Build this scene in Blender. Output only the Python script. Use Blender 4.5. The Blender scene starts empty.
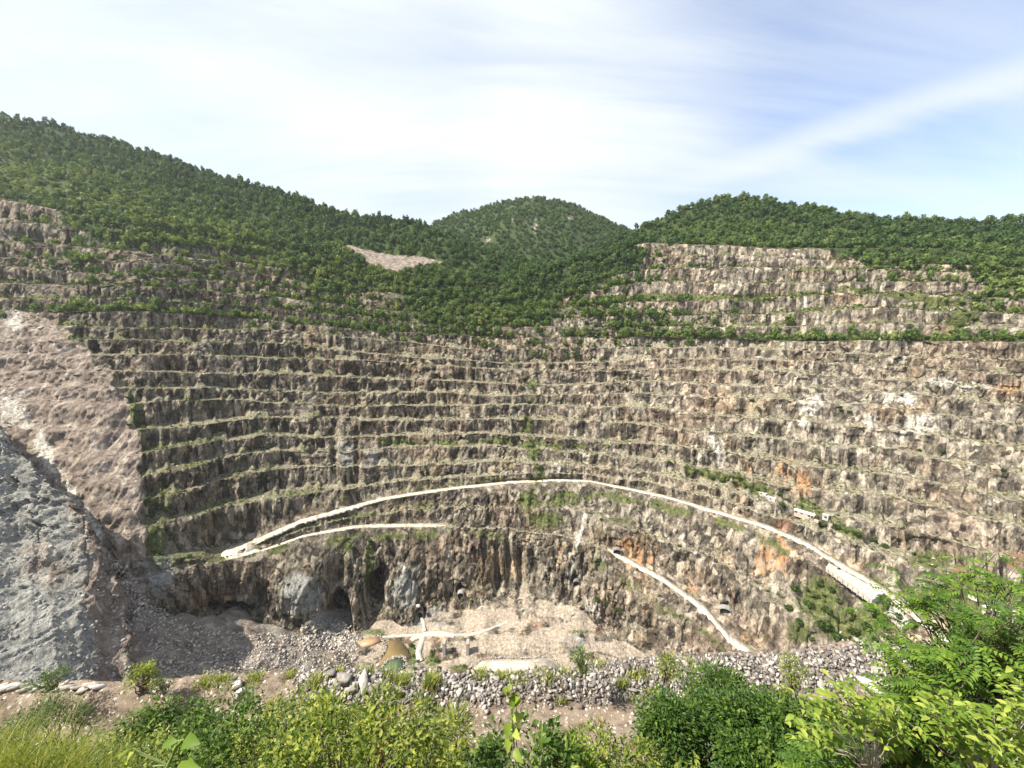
import bpy, math, random
import numpy as np
from mathutils import Vector, Matrix, Euler

random.seed(7); RNG = np.random.default_rng(11)
R = math.radians
sc = bpy.context.scene
COL = sc.collection

# ------------------------------------------------------------------ camera, sky, sun, exposure
F, PITCH, W, H = 400.0, R(7.0), 1024, 768
cam = bpy.data.objects.new('camera', bpy.data.cameras.new('camera')); COL.objects.link(cam)
cam.data.sensor_width = 36; cam.data.lens = 36 * F / W
cam.data.clip_start = 0.1; cam.data.clip_end = 12000
cam.rotation_euler = (R(90) - PITCH, 0, 0); cam.location = (0, 0, 0)
sc.camera = cam

SUN_EL, SUN_AZ = R(51), math.atan2(-0.95, -0.30)        # azimuth from +Y towards +X: the sun stands to the left, a little behind
sd = Vector((math.sin(SUN_AZ) * math.cos(SUN_EL), math.cos(SUN_AZ) * math.cos(SUN_EL), math.sin(SUN_EL)))
sun = bpy.data.objects.new('sun', bpy.data.lights.new('sun', 'SUN')); COL.objects.link(sun)
sun.data.energy = 5.0; sun.data.angle = R(0.55); sun.data.color = (1.0, 0.93, 0.81)
sun.rotation_euler = sd.to_track_quat('Z', 'Y').to_euler()

sc.view_settings.view_transform = 'Standard'; sc.view_settings.look = 'None'
sc.view_settings.gamma = 1.0; sc.view_settings.use_curve_mapping = False
sc.view_settings.exposure = 1.10

world = bpy.data.worlds.new('World'); sc.world = world; world.use_nodes = True
wt = world.node_tree; wt.nodes.clear()
def WN(t, **k):
    n = wt.nodes.new(t)
    for a, b in k.items(): setattr(n, a, b)
    return n
def wmath(op, a, b=None, clamp=False):
    n = WN('ShaderNodeMath', operation=op, use_clamp=clamp)
    for i, v in enumerate((a, b)):
        if v is None: continue
        if isinstance(v, (int, float)): n.inputs[i].default_value = v
        else: wt.links.new(v, n.inputs[i])
    return n.outputs[0]
sky = WN('ShaderNodeTexSky', sky_type='NISHITA', sun_disc=False, sun_elevation=SUN_EL, sun_rotation=SUN_AZ)
sky.air_density = 1.0; sky.dust_density = 0.8; sky.ozone_density = 1.6
tc = WN('ShaderNodeTexCoord'); sep = WN('ShaderNodeSeparateXYZ'); wt.links.new(tc.outputs['Generated'], sep.inputs[0])
zz = wmath('ADD', wmath('MAXIMUM', sep.outputs[2], 0.0), 0.22)
comb = WN('ShaderNodeCombineXYZ')
wt.links.new(wmath('DIVIDE', sep.outputs[0], zz), comb.inputs[0]); wt.links.new(wmath('DIVIDE', sep.outputs[1], zz), comb.inputs[1])
def wnoise(scale, rot, stretch, detail, loc=(0, 0, 0), dist=0.0, rough=0.5):
    m = WN('ShaderNodeMapping'); m.inputs['Rotation'].default_value = (0, 0, rot); m.inputs['Scale'].default_value = (stretch, 1, 1)
    m.inputs['Location'].default_value = loc
    wt.links.new(comb.outputs[0], m.inputs[0])
    n = WN('ShaderNodeTexNoise'); n.inputs['Scale'].default_value = scale; n.inputs['Detail'].default_value = detail
    n.inputs['Distortion'].default_value = dist; n.inputs['Roughness'].default_value = rough
    wt.links.new(m.outputs[0], n.inputs[0]); return n.outputs[0]
def wramp(v, a, b):
    n = WN('ShaderNodeMapRange', interpolation_type='SMOOTHSTEP'); n.inputs[1].default_value = a; n.inputs[2].default_value = b
    wt.links.new(v, n.inputs[0]); return n.outputs[0]
def blob(px, py, inner, outer, w):                        # a broad cloud bank in a direction of the world
    a = PITCH + math.atan((py - 384) / F)
    d = Vector(((px - 512) / F, math.cos(PITCH) - 0 * a, 0)); v = -(py - 384) / F
    d = Vector(((px - 512) / F, math.cos(PITCH) + v * math.sin(PITCH), -math.sin(PITCH) + v * math.cos(PITCH))).normalized()
    n = WN('ShaderNodeVectorMath', operation='DOT_PRODUCT'); wt.links.new(tc.outputs['Generated'], n.inputs[0]); n.inputs[1].default_value = d
    return wmath('MULTIPLY', wramp(n.outputs['Value'], math.cos(R(outer)), math.cos(R(inner))), w)
n1 = wnoise(0.55, R(-35), 0.45, 5, (3.1, 1.2, 0), 0.7)
n2 = wnoise(1.6, R(-35), 0.28, 6, (0.3, 5.2, 0), 1.2, 0.6)
n3 = wnoise(3.4, R(-50), 0.22, 5, (8.3, 2.2, 0), 0.8, 0.55)
s1 = wmath('ADD', wmath('MULTIPLY', wmath('SUBTRACT', n1, 0.5), 0.7), wmath('MULTIPLY', wmath('SUBTRACT', n2, 0.5), 1.5))
s1 = wmath('ADD', wmath('ADD', s1, 0.52), wmath('MULTIPLY', wmath('SUBTRACT', n3, 0.5), 0.8))
for b_ in (blob(480, 70, 0, 34, 0.26), blob(590, 140, 0, 20, 0.14), blob(60, 20, 0, 40, 0.10), blob(230, 70, 0, 24, 0.12), blob(1010, 0, 0, 44, -0.36), blob(330, 190, 0, 22, -0.10), blob(760, 210, 0, 40, 0.12)):
    s1 = wmath('ADD', s1, b_)
cl = wmath('MINIMUM', wmath('MAXIMUM', s1, 0.0), 1.0)
# one long feathery streak over the right hill: a band round a great circle
def pdir(px, py):
    v = -(py - 384) / F
    return Vector(((px - 512) / F, math.cos(PITCH) + v * math.sin(PITCH), -math.sin(PITCH) + v * math.cos(PITCH))).normalized()
pn = pdir(1030, 70).cross(pdir(760, 158)).normalized()
dn = WN('ShaderNodeVectorMath', operation='DOT_PRODUCT'); wt.links.new(tc.outputs['Generated'], dn.inputs[0]); dn.inputs[1].default_value = pn
dw = wmath('ADD', dn.outputs['Value'], wmath('MULTIPLY', wmath('SUBTRACT', n2, 0.5), 0.06))
band = wmath('SUBTRACT', 1.0, wramp(wmath('ABSOLUTE', dw), 0.0, 0.042))
band = wmath('MULTIPLY', band, blob(980, 90, 4, 34, 0.55))
cl = wmath('MINIMUM', wmath('ADD', cl, wmath('MULTIPLY', band, wmath('SUBTRACT', 1.05, cl))), 1.0)
skm = WN('ShaderNodeMix', data_type='RGBA', blend_type='MULTIPLY'); skm.inputs[0].default_value = 1.0
wt.links.new(sky.outputs[0], skm.inputs['A']); skm.inputs['B'].default_value = (1.06, 0.97, 0.98, 1)
bg1 = WN('ShaderNodeBackground'); bg1.inputs[1].default_value = 0.125; wt.links.new(skm.outputs['Result'], bg1.inputs[0])
bg2 = WN('ShaderNodeBackground'); bg2.inputs[0].default_value = (0.90, 0.955, 1.0, 1); bg2.inputs[1].default_value = 0.51
mx = WN('ShaderNodeMixShader'); wt.links.new(cl, mx.inputs[0]); wt.links.new(bg1.outputs[0], mx.inputs[1]); wt.links.new(bg2.outputs[0], mx.inputs[2])
wo = WN('ShaderNodeOutputWorld'); wt.links.new(mx.outputs[0], wo.inputs[0])
sc.cycles.max_bounces = 6; sc.cycles.diffuse_bounces = 3; sc.cycles.transparent_max_bounces = 6; sc.cycles.volume_bounces = 1

# ------------------------------------------------------------------ numpy helpers
_T = np.random.default_rng(3).random((64, 64, 64)).astype(np.float32)
def vnoise(x, y, z):
    ix = np.floor(x).astype(np.int32); iy = np.floor(y).astype(np.int32); iz = np.floor(z).astype(np.int32)
    fx = (x - ix).astype(np.float32); fy = (y - iy).astype(np.float32); fz = (z - iz).astype(np.float32)
    fx = fx * fx * (3 - 2 * fx); fy = fy * fy * (3 - 2 * fy); fz = fz * fz * (3 - 2 * fz)
    a = ix & 63; b = iy & 63; c = iz & 63; a1 = (a + 1) & 63; b1 = (b + 1) & 63; c1 = (c + 1) & 63
    def l(p, q, t): return p + (q - p) * t
    return l(l(l(_T[a, b, c], _T[a1, b, c], fx), l(_T[a, b1, c], _T[a1, b1, c], fx), fy),
             l(l(_T[a, b, c1], _T[a1, b, c1], fx), l(_T[a, b1, c1], _T[a1, b1, c1], fx), fy), fz)
def fbm(x, y, z, o=3, g=0.5):
    s = 0; a = 1.0; t = 0
    for k in range(o):
        s = s + a * vnoise(x * 2.03 ** k + 17.3 * k, y * 2.03 ** k + 5.1 * k, z * 2.03 ** k + 9.7 * k); t += a; a *= g
    return s / t
def cellv(x, y, seed=0):                                   # 2D Voronoi: a random value per cell, and the edge distance
    ix = np.floor(x).astype(np.int32); iy = np.floor(y).astype(np.int32)
    best = np.full(x.shape, 9.0, np.float32); b2 = best.copy(); val = np.zeros(x.shape, np.float32)
    for dx in (-1, 0, 1):
        for dy in (-1, 0, 1):
            cx = ix + dx; cy = iy + dy
            jx = _T[cx & 63, cy & 63, (7 + seed) & 63]; jy = _T[cx & 63, cy & 63, (31 + seed) & 63]; v = _T[cx & 63, cy & 63, (50 + seed) & 63]
            d = (cx + jx - x) ** 2 + (cy + jy - y) ** 2
            m = d < best
            b2 = np.where(m, best, np.minimum(b2, d)); val = np.where(m, v, val); best = np.where(m, d, best)
    return val, np.sqrt(b2) - np.sqrt(best)
def sstep(a, b, x):
    t = np.clip((x - a) / (b - a), 0, 1); return t * t * (3 - 2 * t)
def trow(py): return np.tan(PITCH + np.arctan((np.asarray(py, float) - 384) / F))     # -z/Y of a picture row
def xof(px, Y, z): return (np.asarray(px) - 512) / F * (Y * math.cos(PITCH) - z * math.sin(PITCH))
def project(X, Y, Z):
    d = Y * math.cos(PITCH) - Z * math.sin(PITCH)
    return 512 + F * X / d, 384 - F * (Y * math.sin(PITCH) + Z * math.cos(PITCH)) / d
def smooth(a, n):
    k = np.hanning(2 * n + 1); k /= k.sum()
    return np.convolve(np.pad(a, n, mode='edge'), k, 'valid')
def polyline_dist(px, py, pts):
    d = np.full(px.shape, 1e9)
    for (x0, y0), (x1, y1) in zip(pts[:-1], pts[1:]):
        ux, uy = x1 - x0, y1 - y0; L = ux * ux + uy * uy + 1e-9
        t = np.clip(((px - x0) * ux + (py - y0) * uy) / L, 0, 1)
        d = np.minimum(d, np.hypot(px - x0 - t * ux, py - y0 - t * uy))
    return d
def in_poly(px, py, poly):
    r = np.zeros(px.shape, bool); n = len(poly); j = n - 1
    for i in range(n):
        xi, yi = poly[i]; xj, yj = poly[j]
        c = ((yi > py) != (yj > py)) & (px < (xj - xi) * (py - yi) / (yj - yi + 1e-12) + xi)
        r ^= c; j = i
    return r

# ------------------------------------------------------------------ object helpers
def tag(o, label=None, cat=None, group=None, kind=None):
    if label: o['label'] = label
    if cat: o['category'] = cat
    if group: o['group'] = group
    if kind: o['kind'] = kind
    return o
def link(name, me, mat=None, parent=None):
    o = bpy.data.objects.new(name, me); COL.objects.link(o)
    if mat is not None and me is not None and not me.materials:
        for m in (mat if isinstance(mat, (list, tuple)) else [mat]): me.materials.append(m)
    if parent: o.parent = parent
    return o
def empty(name, loc=(0, 0, 0), rz=0.0):
    o = bpy.data.objects.new(name, None); COL.objects.link(o); o.location = loc; o.rotation_euler = (0, 0, rz); return o
def np_mesh(name, V, Fc, k, smooth_=False):
    """V (n,3), Fc (m,k) int"""
    me = bpy.data.meshes.new(name); V = np.ascontiguousarray(V, np.float32); Fc = np.ascontiguousarray(Fc, np.int32)
    me.vertices.add(len(V)); me.vertices.foreach_set('co', V.ravel())
    me.loops.add(Fc.size); me.loops.foreach_set('vertex_index', Fc.ravel())
    me.polygons.add(len(Fc)); me.polygons.foreach_set('loop_start', np.arange(len(Fc), dtype=np.int32) * k)
    me.polygons.foreach_set('loop_total', np.full(len(Fc), k, np.int32))
    if smooth_: me.polygons.foreach_set('use_smooth', np.ones(len(Fc), bool))
    me.update(calc_edges=True); return me
def grid_faces(nx, ny):                                     # vertex index = i*ny + j
    i, j = np.meshgrid(np.arange(nx - 1), np.arange(ny - 1), indexing='ij'); a = (i * ny + j).ravel()
    return np.stack([a, a + ny, a + ny + 1, a + 1], 1)
def attr(me, name, rgb):
    a = me.attributes.new(name, 'FLOAT_COLOR', 'POINT')
    v = np.ones((len(me.vertices), 4), np.float32); v[:, :3] = rgb; a.data.foreach_set('color', v.ravel())
def rotmats(n, rng, tilt=0.3, full=False):
    a = rng.random(n) * 2 * math.pi
    if full: bx = rng.random(n) * 2 * math.pi; by = rng.random(n) * 2 * math.pi
    else: bx = (rng.random(n) - .5) * 2 * tilt; by = (rng.random(n) - .5) * 2 * tilt
    ca, sa, cb, sb, cc, s_c = np.cos(a), np.sin(a), np.cos(bx), np.sin(bx), np.cos(by), np.sin(by)
    Z = np.zeros(n); O = np.ones(n)
    Rz = np.stack([ca, -sa, Z, sa, ca, Z, Z, Z, O], 1).reshape(n, 3, 3)
    Rx = np.stack([O, Z, Z, Z, cb, -sb, Z, sb, cb], 1).reshape(n, 3, 3)
    Ry = np.stack([cc, Z, s_c, Z, O, Z, -s_c, Z, cc], 1).reshape(n, 3, 3)
    return Rz @ Rx @ Ry
def bake(name, variants, P, S, rng, tilt=0.2, full=False, tint=None, smooth_=False):
    """one mesh from many scaled, turned copies of the variants [(V, F)]; S (n,3) scales. Vertex attribute 'rnd' varies per copy."""
    n = len(P); which = rng.integers(0, len(variants), n); M = rotmats(n, rng, tilt, full); VV = []; FF = []; off = 0; RR = []
    rv = rng.random(n) if tint is None else tint
    for k, (v, f) in enumerate(variants):
        idx = np.nonzero(which == k)[0]
        if not len(idx): continue
        q = v[None] * S[idx][:, None, :]
        q = np.einsum('nij,nvj->nvi', M[idx], q) + P[idx][:, None, :]
        VV.append(q.reshape(-1, 3)); FF.append((f[None] + (np.arange(len(idx)) * len(v))[:, None, None]).reshape(-1, f.shape[1]) + off)
        RR.append(np.repeat(rv[idx], len(v))); off += len(idx) * len(v)
    V = np.concatenate(VV); Fc = np.concatenate(FF); me = np_mesh(name, V, Fc, Fc.shape[1], smooth_)
    r = np.concatenate(RR); attr(me, 'rnd', np.stack([r, r, r], 1)); return me

# ------------------------------------------------------------------ materials
class NT:
    def __init__(s, name):
        s.m = bpy.data.materials.new(name); s.m.use_nodes = True; s.t = s.m.node_tree; s.t.nodes.clear()
        s.out = s.n('ShaderNodeOutputMaterial'); s.p = s.n('ShaderNodeBsdfPrincipled'); s.l(s.p.outputs[0], s.out.inputs[0])
        s.p.inputs['Specular IOR Level'].default_value = 0.2; s.p.inputs['Roughness'].default_value = 0.9
    def n(s, t, **k):
        n = s.t.nodes.new(t)
        for a, b in k.items(): setattr(n, a, b)
        return n
    def l(s, a, b): s.t.links.new(a, b)
    def co(s, scale=(1, 1, 1), obj=True):
        c = s.n('ShaderNodeTexCoord'); m = s.n('ShaderNodeMapping'); m.inputs['Scale'].default_value = scale; s.l(c.outputs['Object'], m.inputs[0]); return m.outputs[0]
    def noise(s, scale, detail=4, rough=0.55, co=None, dist=0):
        n = s.n('ShaderNodeTexNoise'); n.inputs['Scale'].default_value = scale; n.inputs['Detail'].default_value = detail
        n.inputs['Roughness'].default_value = rough; n.inputs['Distortion'].default_value = dist
        s.l(co if co is not None else s.co(), n.inputs[0]); return n.outputs[0]
    def vor(s, scale, co=None, feature='F1', out='Distance', rnd=1.0):
        n = s.n('ShaderNodeTexVoronoi', feature=feature); n.inputs['Scale'].default_value = scale; n.inputs['Randomness'].default_value = rnd
        s.l(co if co is not None else s.co(), n.inputs[0]); return n.outputs[out]
    def math(s, op, a, b=None, clamp=False):
        n = s.n('ShaderNodeMath', operation=op, use_clamp=clamp)
        for i, v in enumerate((a, b)):
            if v is None: continue
            if isinstance(v, (int, float)): n.inputs[i].default_value = v
            else: s.l(v, n.inputs[i])
        return n.outputs[0]
    def ramp(s, v, a, b, c=0.0, d=1.0):
        n = s.n('ShaderNodeMapRange', interpolation_type='SMOOTHSTEP')
        for i, x in enumerate((a, b, c, d)): n.inputs[i + 1].default_value = x
        s.l(v, n.inputs[0]); return n.outputs[0]
    def mix(s, f, a, b, blend='MIX'):
        n = s.n('ShaderNodeMix', data_type='RGBA', blend_type=blend)
        if isinstance(f, (int, float)): n.inputs[0].default_value = f
        else: s.l(f, n.inputs[0])
        for k, v in (('A', a), ('B', b)):
            if isinstance(v, tuple): n.inputs[k].default_value = (*v, 1)
            else: s.l(v, n.inputs[k])
        return n.outputs['Result']
    def cramp(s, v, stops):
        n = s.n('ShaderNodeValToRGB'); e = n.color_ramp.elements
        while len(e) < len(stops): e.new(0.5)
        for i, (p, c) in enumerate(stops): e[i].position = p; e[i].color = (*c, 1)
        s.l(v, n.inputs[0]); return n.outputs[0]
    def att(s, name):
        a = s.n('ShaderNodeAttribute'); a.attribute_name = name; q = s.n('ShaderNodeSeparateColor'); s.l(a.outputs['Color'], q.inputs[0]); return q.outputs
    def bump(s, h, strength, dist):
        b = s.n('ShaderNodeBump'); b.inputs['Strength'].default_value = strength; b.inputs['Distance'].default_value = dist
        s.l(h, b.inputs['Height']); s.l(b.outputs[0], s.p.inputs['Normal'])
    def col(s, c):
        if isinstance(c, tuple): s.p.inputs['Base Color'].default_value = (*c, 1)
        else: s.l(c, s.p.inputs['Base Color'])
        return s

def terrain_material(name):
    t = NT(name); co = t.co((1, 1, 1)); cs = t.co((1, 1, 0.22))
    A = t.att('mA'); B = t.att('mB'); Cc = t.att('mC')
    n_big = t.noise(0.018, 4, 0.6, co); n_mid = t.noise(0.10, 6, 0.65, co); n_st = t.noise(0.20, 6, 0.7, cs); n_fine = t.noise(0.55, 5, 0.7, co)
    cells = t.vor(0.28, cs, out='Color'); cs_ = t.n('ShaderNodeSeparateColor'); t.l(cells, cs_.inputs[0])
    v = t.math('ADD', t.math('ADD', t.math('MULTIPLY', n_st, 0.40), t.math('MULTIPLY', n_mid, 0.30)), t.math('MULTIPLY', n_fine, 0.30))
    v = t.math('ADD', t.math('MULTIPLY', t.math('SUBTRACT', v, 0.5), 1.25), 0.5)
    v = t.math('ADD', v, t.math('MULTIPLY', t.math('SUBTRACT', cs_.outputs[0], 0.5), 0.20))
    rock = t.cramp(v, [(0.36, (0.032, 0.028, 0.023)), (0.45, (0.095, 0.082, 0.064)), (0.53, (0.195, 0.168, 0.131)), (0.61, (0.345, 0.305, 0.240)), (0.73, (0.58, 0.53, 0.425))])
    rock = t.mix(t.ramp(n_big, 0.45, 0.62), rock, t.mix(0.9, rock, (0.98, 0.88, 0.84), 'MULTIPLY'))
    rock = t.mix(t.math('MULTIPLY', t.ramp(t.noise(0.035, 3, 0.6, co), 0.52, 0.68), 0.55), rock, t.mix(1.0, rock, (1.0, 0.88, 0.66), 'MULTIPLY'))
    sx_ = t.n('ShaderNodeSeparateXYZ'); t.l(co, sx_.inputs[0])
    rock = t.mix(t.math('MULTIPLY', t.ramp(t.math('ADD', sx_.outputs[0], t.math('MULTIPLY', n_big, 200)), 330, -60), 0.9), rock, t.mix(1.0, rock, (0.72, 0.71, 0.68), 'MULTIPLY'))  # rock greyer and darker towards the left, standing in for shaded faces
    def soft(mask, lo=0.35, hi=0.65, k=0.7, nz=None):
        return t.ramp(t.math('ADD', mask, t.math('MULTIPLY', t.math('SUBTRACT', nz if nz is not None else n_mid, 0.5), k * 2)), lo, hi)
    c = t.mix(1.0, rock, (0.99, 0.99, 0.975), 'MULTIPLY')
    # dry soil and thin grass on the ledges
    soil = t.cramp(n_fine, [(0.36, (0.105, 0.095, 0.056)), (0.5, (0.22, 0.20, 0.13)), (0.66, (0.42, 0.385, 0.29))])
    c = t.mix(t.math('MULTIPLY', soft(Cc[2], 0.3, 0.7, 0.4, n_fine), 0.85), c, soil)
    # slide: pinkish brown scoured rock and dust with down-slope streaks
    ss = t.noise(0.11, 7, 0.68, t.co((1.3, 1.3, 0.7)), 0.6)
    slide = t.cramp(ss, [(0.34, (0.085, 0.066, 0.052)), (0.46, (0.175, 0.138, 0.110)), (0.56, (0.265, 0.215, 0.172)), (0.70, (0.47, 0.405, 0.325))])
    c = t.mix(soft(B[2], 0.3, 0.6, 0.3), c, slide)
    grey = t.cramp(t.math('ADD', t.math('MULTIPLY', n_fine, 0.6), t.math('MULTIPLY', ss, 0.4)), [(0.34, (0.090, 0.092, 0.082)), (0.47, (0.195, 0.195, 0.176)), (0.56, (0.285, 0.278, 0.248)), (0.7, (0.45, 0.43, 0.38))])
    c = t.mix(soft(Cc[0], 0.3, 0.6, 0.35), c, grey)
    # iron stains, pale fresh rock
    orange = t.cramp(n_st, [(0.35, (0.16, 0.08, 0.04)), (0.52, (0.36, 0.19, 0.085)), (0.68, (0.50, 0.33, 0.19))])
    c = t.mix(soft(B[0], 0.48, 1.15, 1.7, n_st), c, orange)
    white = t.cramp(n_fine, [(0.36, (0.22, 0.20, 0.165)), (0.48, (0.44, 0.41, 0.35)), (0.64, (0.68, 0.65, 0.57))])
    c = t.mix(soft(B[1], 0.44, 1.0, 1.2, n_st), c, white)
    c = t.mix(soft(Cc[1], 0.35, 0.65, 0.6), c, t.mix(0.6, c, (0.22, 0.10, 0.06)))
    pale = t.cramp(n_fine, [(0.3, (0.20, 0.16, 0.118)), (0.5, (0.33, 0.275, 0.21)), (0.7, (0.52, 0.455, 0.365))])
    c = t.mix(soft(A[2], 0.35, 0.75, 0.9), c, pale)
    # grass and scrub
    grass = t.cramp(t.noise(0.35, 4, 0.7, co), [(0.3, (0.042, 0.056, 0.019)), (0.5, (0.088, 0.102, 0.034)), (0.68, (0.19, 0.195, 0.078))])
    c = t.mix(soft(A[0], 0.40, 0.66, 0.8, n_fine), c, grass)
    floor_ = t.cramp(n_fine, [(0.3, (0.026, 0.042, 0.014)), (0.7, (0.060, 0.085, 0.026))])
    c = t.mix(soft(A[1], 0.3, 0.6, 0.3), c, floor_)
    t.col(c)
    h = t.math('ADD', t.math('MULTIPLY', t.noise(0.5, 6, 0.65, cs), 1.6), t.math('MULTIPLY', cs_.outputs[0], 0.9))
    t.bump(h, 1.0, 1.3)
    return t.m
M = {}
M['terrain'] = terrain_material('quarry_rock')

def foliage_material(name, stops, trans=0.35, rough=0.55, nscale=None):
    t = NT(name); r = t.att('rnd'); v = r[0]
    if nscale: v = t.math('ADD', t.math('MULTIPLY', v, 0.55), t.math('MULTIPLY', t.noise(nscale, 3, 0.5), 0.45))
    c = t.cramp(v, stops); t.col(c); t.p.inputs['Roughness'].default_value = rough
    tr = t.n('ShaderNodeBsdfTranslucent'); c2 = t.mix(1.0, c, (1.25, 1.3, 0.6), 'MULTIPLY'); t.l(c2, tr.inputs[0])
    m = t.n('ShaderNodeMixShader'); m.inputs[0].default_value = trans; t.l(t.p.outputs[0], m.inputs[1]); t.l(tr.outputs[0], m.inputs[2]); t.l(m.outputs[0], t.out.inputs[0])
    return t.m
M['forest'] = foliage_material('forest_leaves', [(0.08, (0.022, 0.050, 0.021)), (0.38, (0.058, 0.105, 0.030)), (0.68, (0.13, 0.18, 0.045)), (0.95, (0.26, 0.285, 0.095))], 0.30, 0.7, 0.02)
M['scrub'] = foliage_material('scrub_leaves', [(0.1, (0.030, 0.058, 0.014)), (0.5, (0.070, 0.105, 0.024)), (0.9, (0.17, 0.18, 0.05))], 0.25, 0.7)
M['weeds'] = foliage_material('dry_weeds', [(0.1, (0.040, 0.055, 0.018)), (0.5, (0.085, 0.10, 0.032)), (0.9, (0.20, 0.20, 0.08))], 0.2, 0.8)
M['leaf_mid'] = foliage_material('leaf_green', [(0.0, (0.030, 0.065, 0.014)), (0.6, (0.075, 0.135, 0.022)), (1.0, (0.19, 0.255, 0.05))], 0.35, 0.42)
M['leaf_dark'] = foliage_material('leaf_dark_green', [(0.0, (0.022, 0.050, 0.012)), (0.6, (0.055, 0.110, 0.018)), (1.0, (0.15, 0.22, 0.035))], 0.35, 0.45)
M['leaf_feather'] = foliage_material('leaf_feather', [(0.0, (0.030, 0.065, 0.013)), (0.5, (0.085, 0.16, 0.022)), (1.0, (0.23, 0.32, 0.04))], 0.38, 0.45)
M['leaf_lime'] = foliage_material('leaf_lime_green', [(0.0, (0.09, 0.16, 0.02)), (0.5, (0.19, 0.27, 0.035)), (1.0, (0.36, 0.41, 0.08))], 0.40, 0.45)
M['leaf_yellow'] = foliage_material('leaf_yellow_green', [(0.0, (0.035, 0.065, 0.014)), (0.42, (0.125, 0.175, 0.028)), (1.0, (0.40, 0.42, 0.08))], 0.4, 0.5)
M['grass'] = foliage_material('tall_grass_blades', [(0.0, (0.09, 0.14, 0.025)), (0.5, (0.22, 0.27, 0.05)), (1.0, (0.50, 0.47, 0.17))], 0.35, 0.55)
M['dry'] = foliage_material('dry_stalks', [(0.0, (0.28, 0.13, 0.06)), (1.0, (0.50, 0.30, 0.16))], 0.2, 0.8)
def simple(name, stops, scale, rough=0.85, bump=0.0, bs=1.0, co=None, dist=0.05):
    t = NT(name); n = t.noise(scale, 5, 0.65, t.co(co) if co else None); t.col(t.cramp(n, stops)); t.p.inputs['Roughness'].default_value = rough
    if bump: t.bump(t.noise(bs, 5, 0.7), bump, dist)
    return t.m
M['bark'] = simple('bark', [(0.3, (0.10, 0.08, 0.06)), (0.7, (0.24, 0.20, 0.155))], 8, bump=0.5, bs=20)
M['pale_stem'] = simple('pale_stem', [(0.3, (0.34, 0.30, 0.23)), (0.7, (0.55, 0.50, 0.40))], 30)
M['green_stem'] = simple('green_stem', [(0.3, (0.12, 0.17, 0.05)), (0.7, (0.22, 0.27, 0.09))], 30)
M['road'] = simple('pale_road_dust', [(0.34, (0.32, 0.278, 0.215)), (0.5, (0.45, 0.40, 0.32)), (0.64, (0.56, 0.51, 0.42))], 0.28, bump=0.3, bs=1.2, dist=0.2)
M['concrete'] = simple('pale_concrete', [(0.34, (0.27, 0.25, 0.215)), (0.5, (0.40, 0.378, 0.335)), (0.66, (0.50, 0.48, 0.44))], 0.5, bump=0.15, bs=2)  # pale concrete of the terraces, huts and window frames
M['concrete_grey'] = simple('grey_concrete', [(0.3, (0.22, 0.20, 0.18)), (0.7, (0.40, 0.37, 0.33))], 0.9, bump=0.3, bs=3)
M['plaster'] = simple('cream_plaster', [(0.3, (0.32, 0.27, 0.215)), (0.7, (0.44, 0.39, 0.325))], 0.5)
M['roofwhite'] = simple('white_sheet_roof', [(0.3, (0.44, 0.43, 0.41)), (0.7, (0.56, 0.555, 0.54))], 0.7, 0.5)
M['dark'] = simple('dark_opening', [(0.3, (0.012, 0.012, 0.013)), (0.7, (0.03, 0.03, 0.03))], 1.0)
M['glass'] = simple('window_glass', [(0.3, (0.02, 0.025, 0.03)), (0.7, (0.05, 0.06, 0.07))], 1.0, 0.15)
def rock_mat(name, stops, k=3.0):
    t = NT(name); r = t.att('rnd'); n = t.noise(k, 5, 0.65)
    oi = t.n('ShaderNodeObjectInfo')
    v = t.math('ADD', t.math('MULTIPLY', n, 0.6), t.math('MULTIPLY', t.math('FRACT', t.math('ADD', r[0], oi.outputs['Random'])), 0.4)); t.col(t.cramp(v, stops))
    t.bump(t.noise(k * 2.5, 5, 0.7), 0.6, 0.06); return t.m
M['rubble'] = rock_mat('berm_boulder_rock', [(0.25, (0.085, 0.075, 0.070)), (0.5, (0.22, 0.20, 0.183)), (0.74, (0.50, 0.47, 0.43))])
M['gravel'] = rock_mat('path_gravel', [(0.25, (0.12, 0.09, 0.07)), (0.5, (0.23, 0.185, 0.15)), (0.8, (0.46, 0.42, 0.37))], 6)
M['whiterock'] = rock_mat('pale_block_rock', [(0.25, (0.24, 0.21, 0.175)), (0.5, (0.40, 0.37, 0.32)), (0.8, (0.58, 0.55, 0.50))])
M['talus'] = rock_mat('talus_rock', [(0.25, (0.16, 0.14, 0.115)), (0.5, (0.34, 0.305, 0.265)), (0.8, (0.58, 0.54, 0.47))], 0.4)
M['spurrock'] = rock_mat('spur_rock', [(0.25, (0.11, 0.11, 0.10)), (0.5, (0.235, 0.23, 0.21)), (0.8, (0.42, 0.40, 0.36))], 0.4)
def water_mat(name, c, rough=0.12):
    t = NT(name); t.col(t.mix(t.noise(0.12, 3), c, tuple(x * 0.75 for x in c))); t.p.inputs['Roughness'].default_value = rough; t.p.inputs['Specular IOR Level'].default_value = 0.5
    t.bump(t.noise(1.5, 3), 0.05, 0.1); return t.m
M['pond_green'] = water_mat('green_pond_water', (0.10, 0.15, 0.08)); M['pond_brown'] = water_mat('brown_pond_water', (0.23, 0.165, 0.075), 0.15); M['pond_orange'] = water_mat('orange_silt_water', (0.44, 0.28, 0.16), 0.35)

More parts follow.
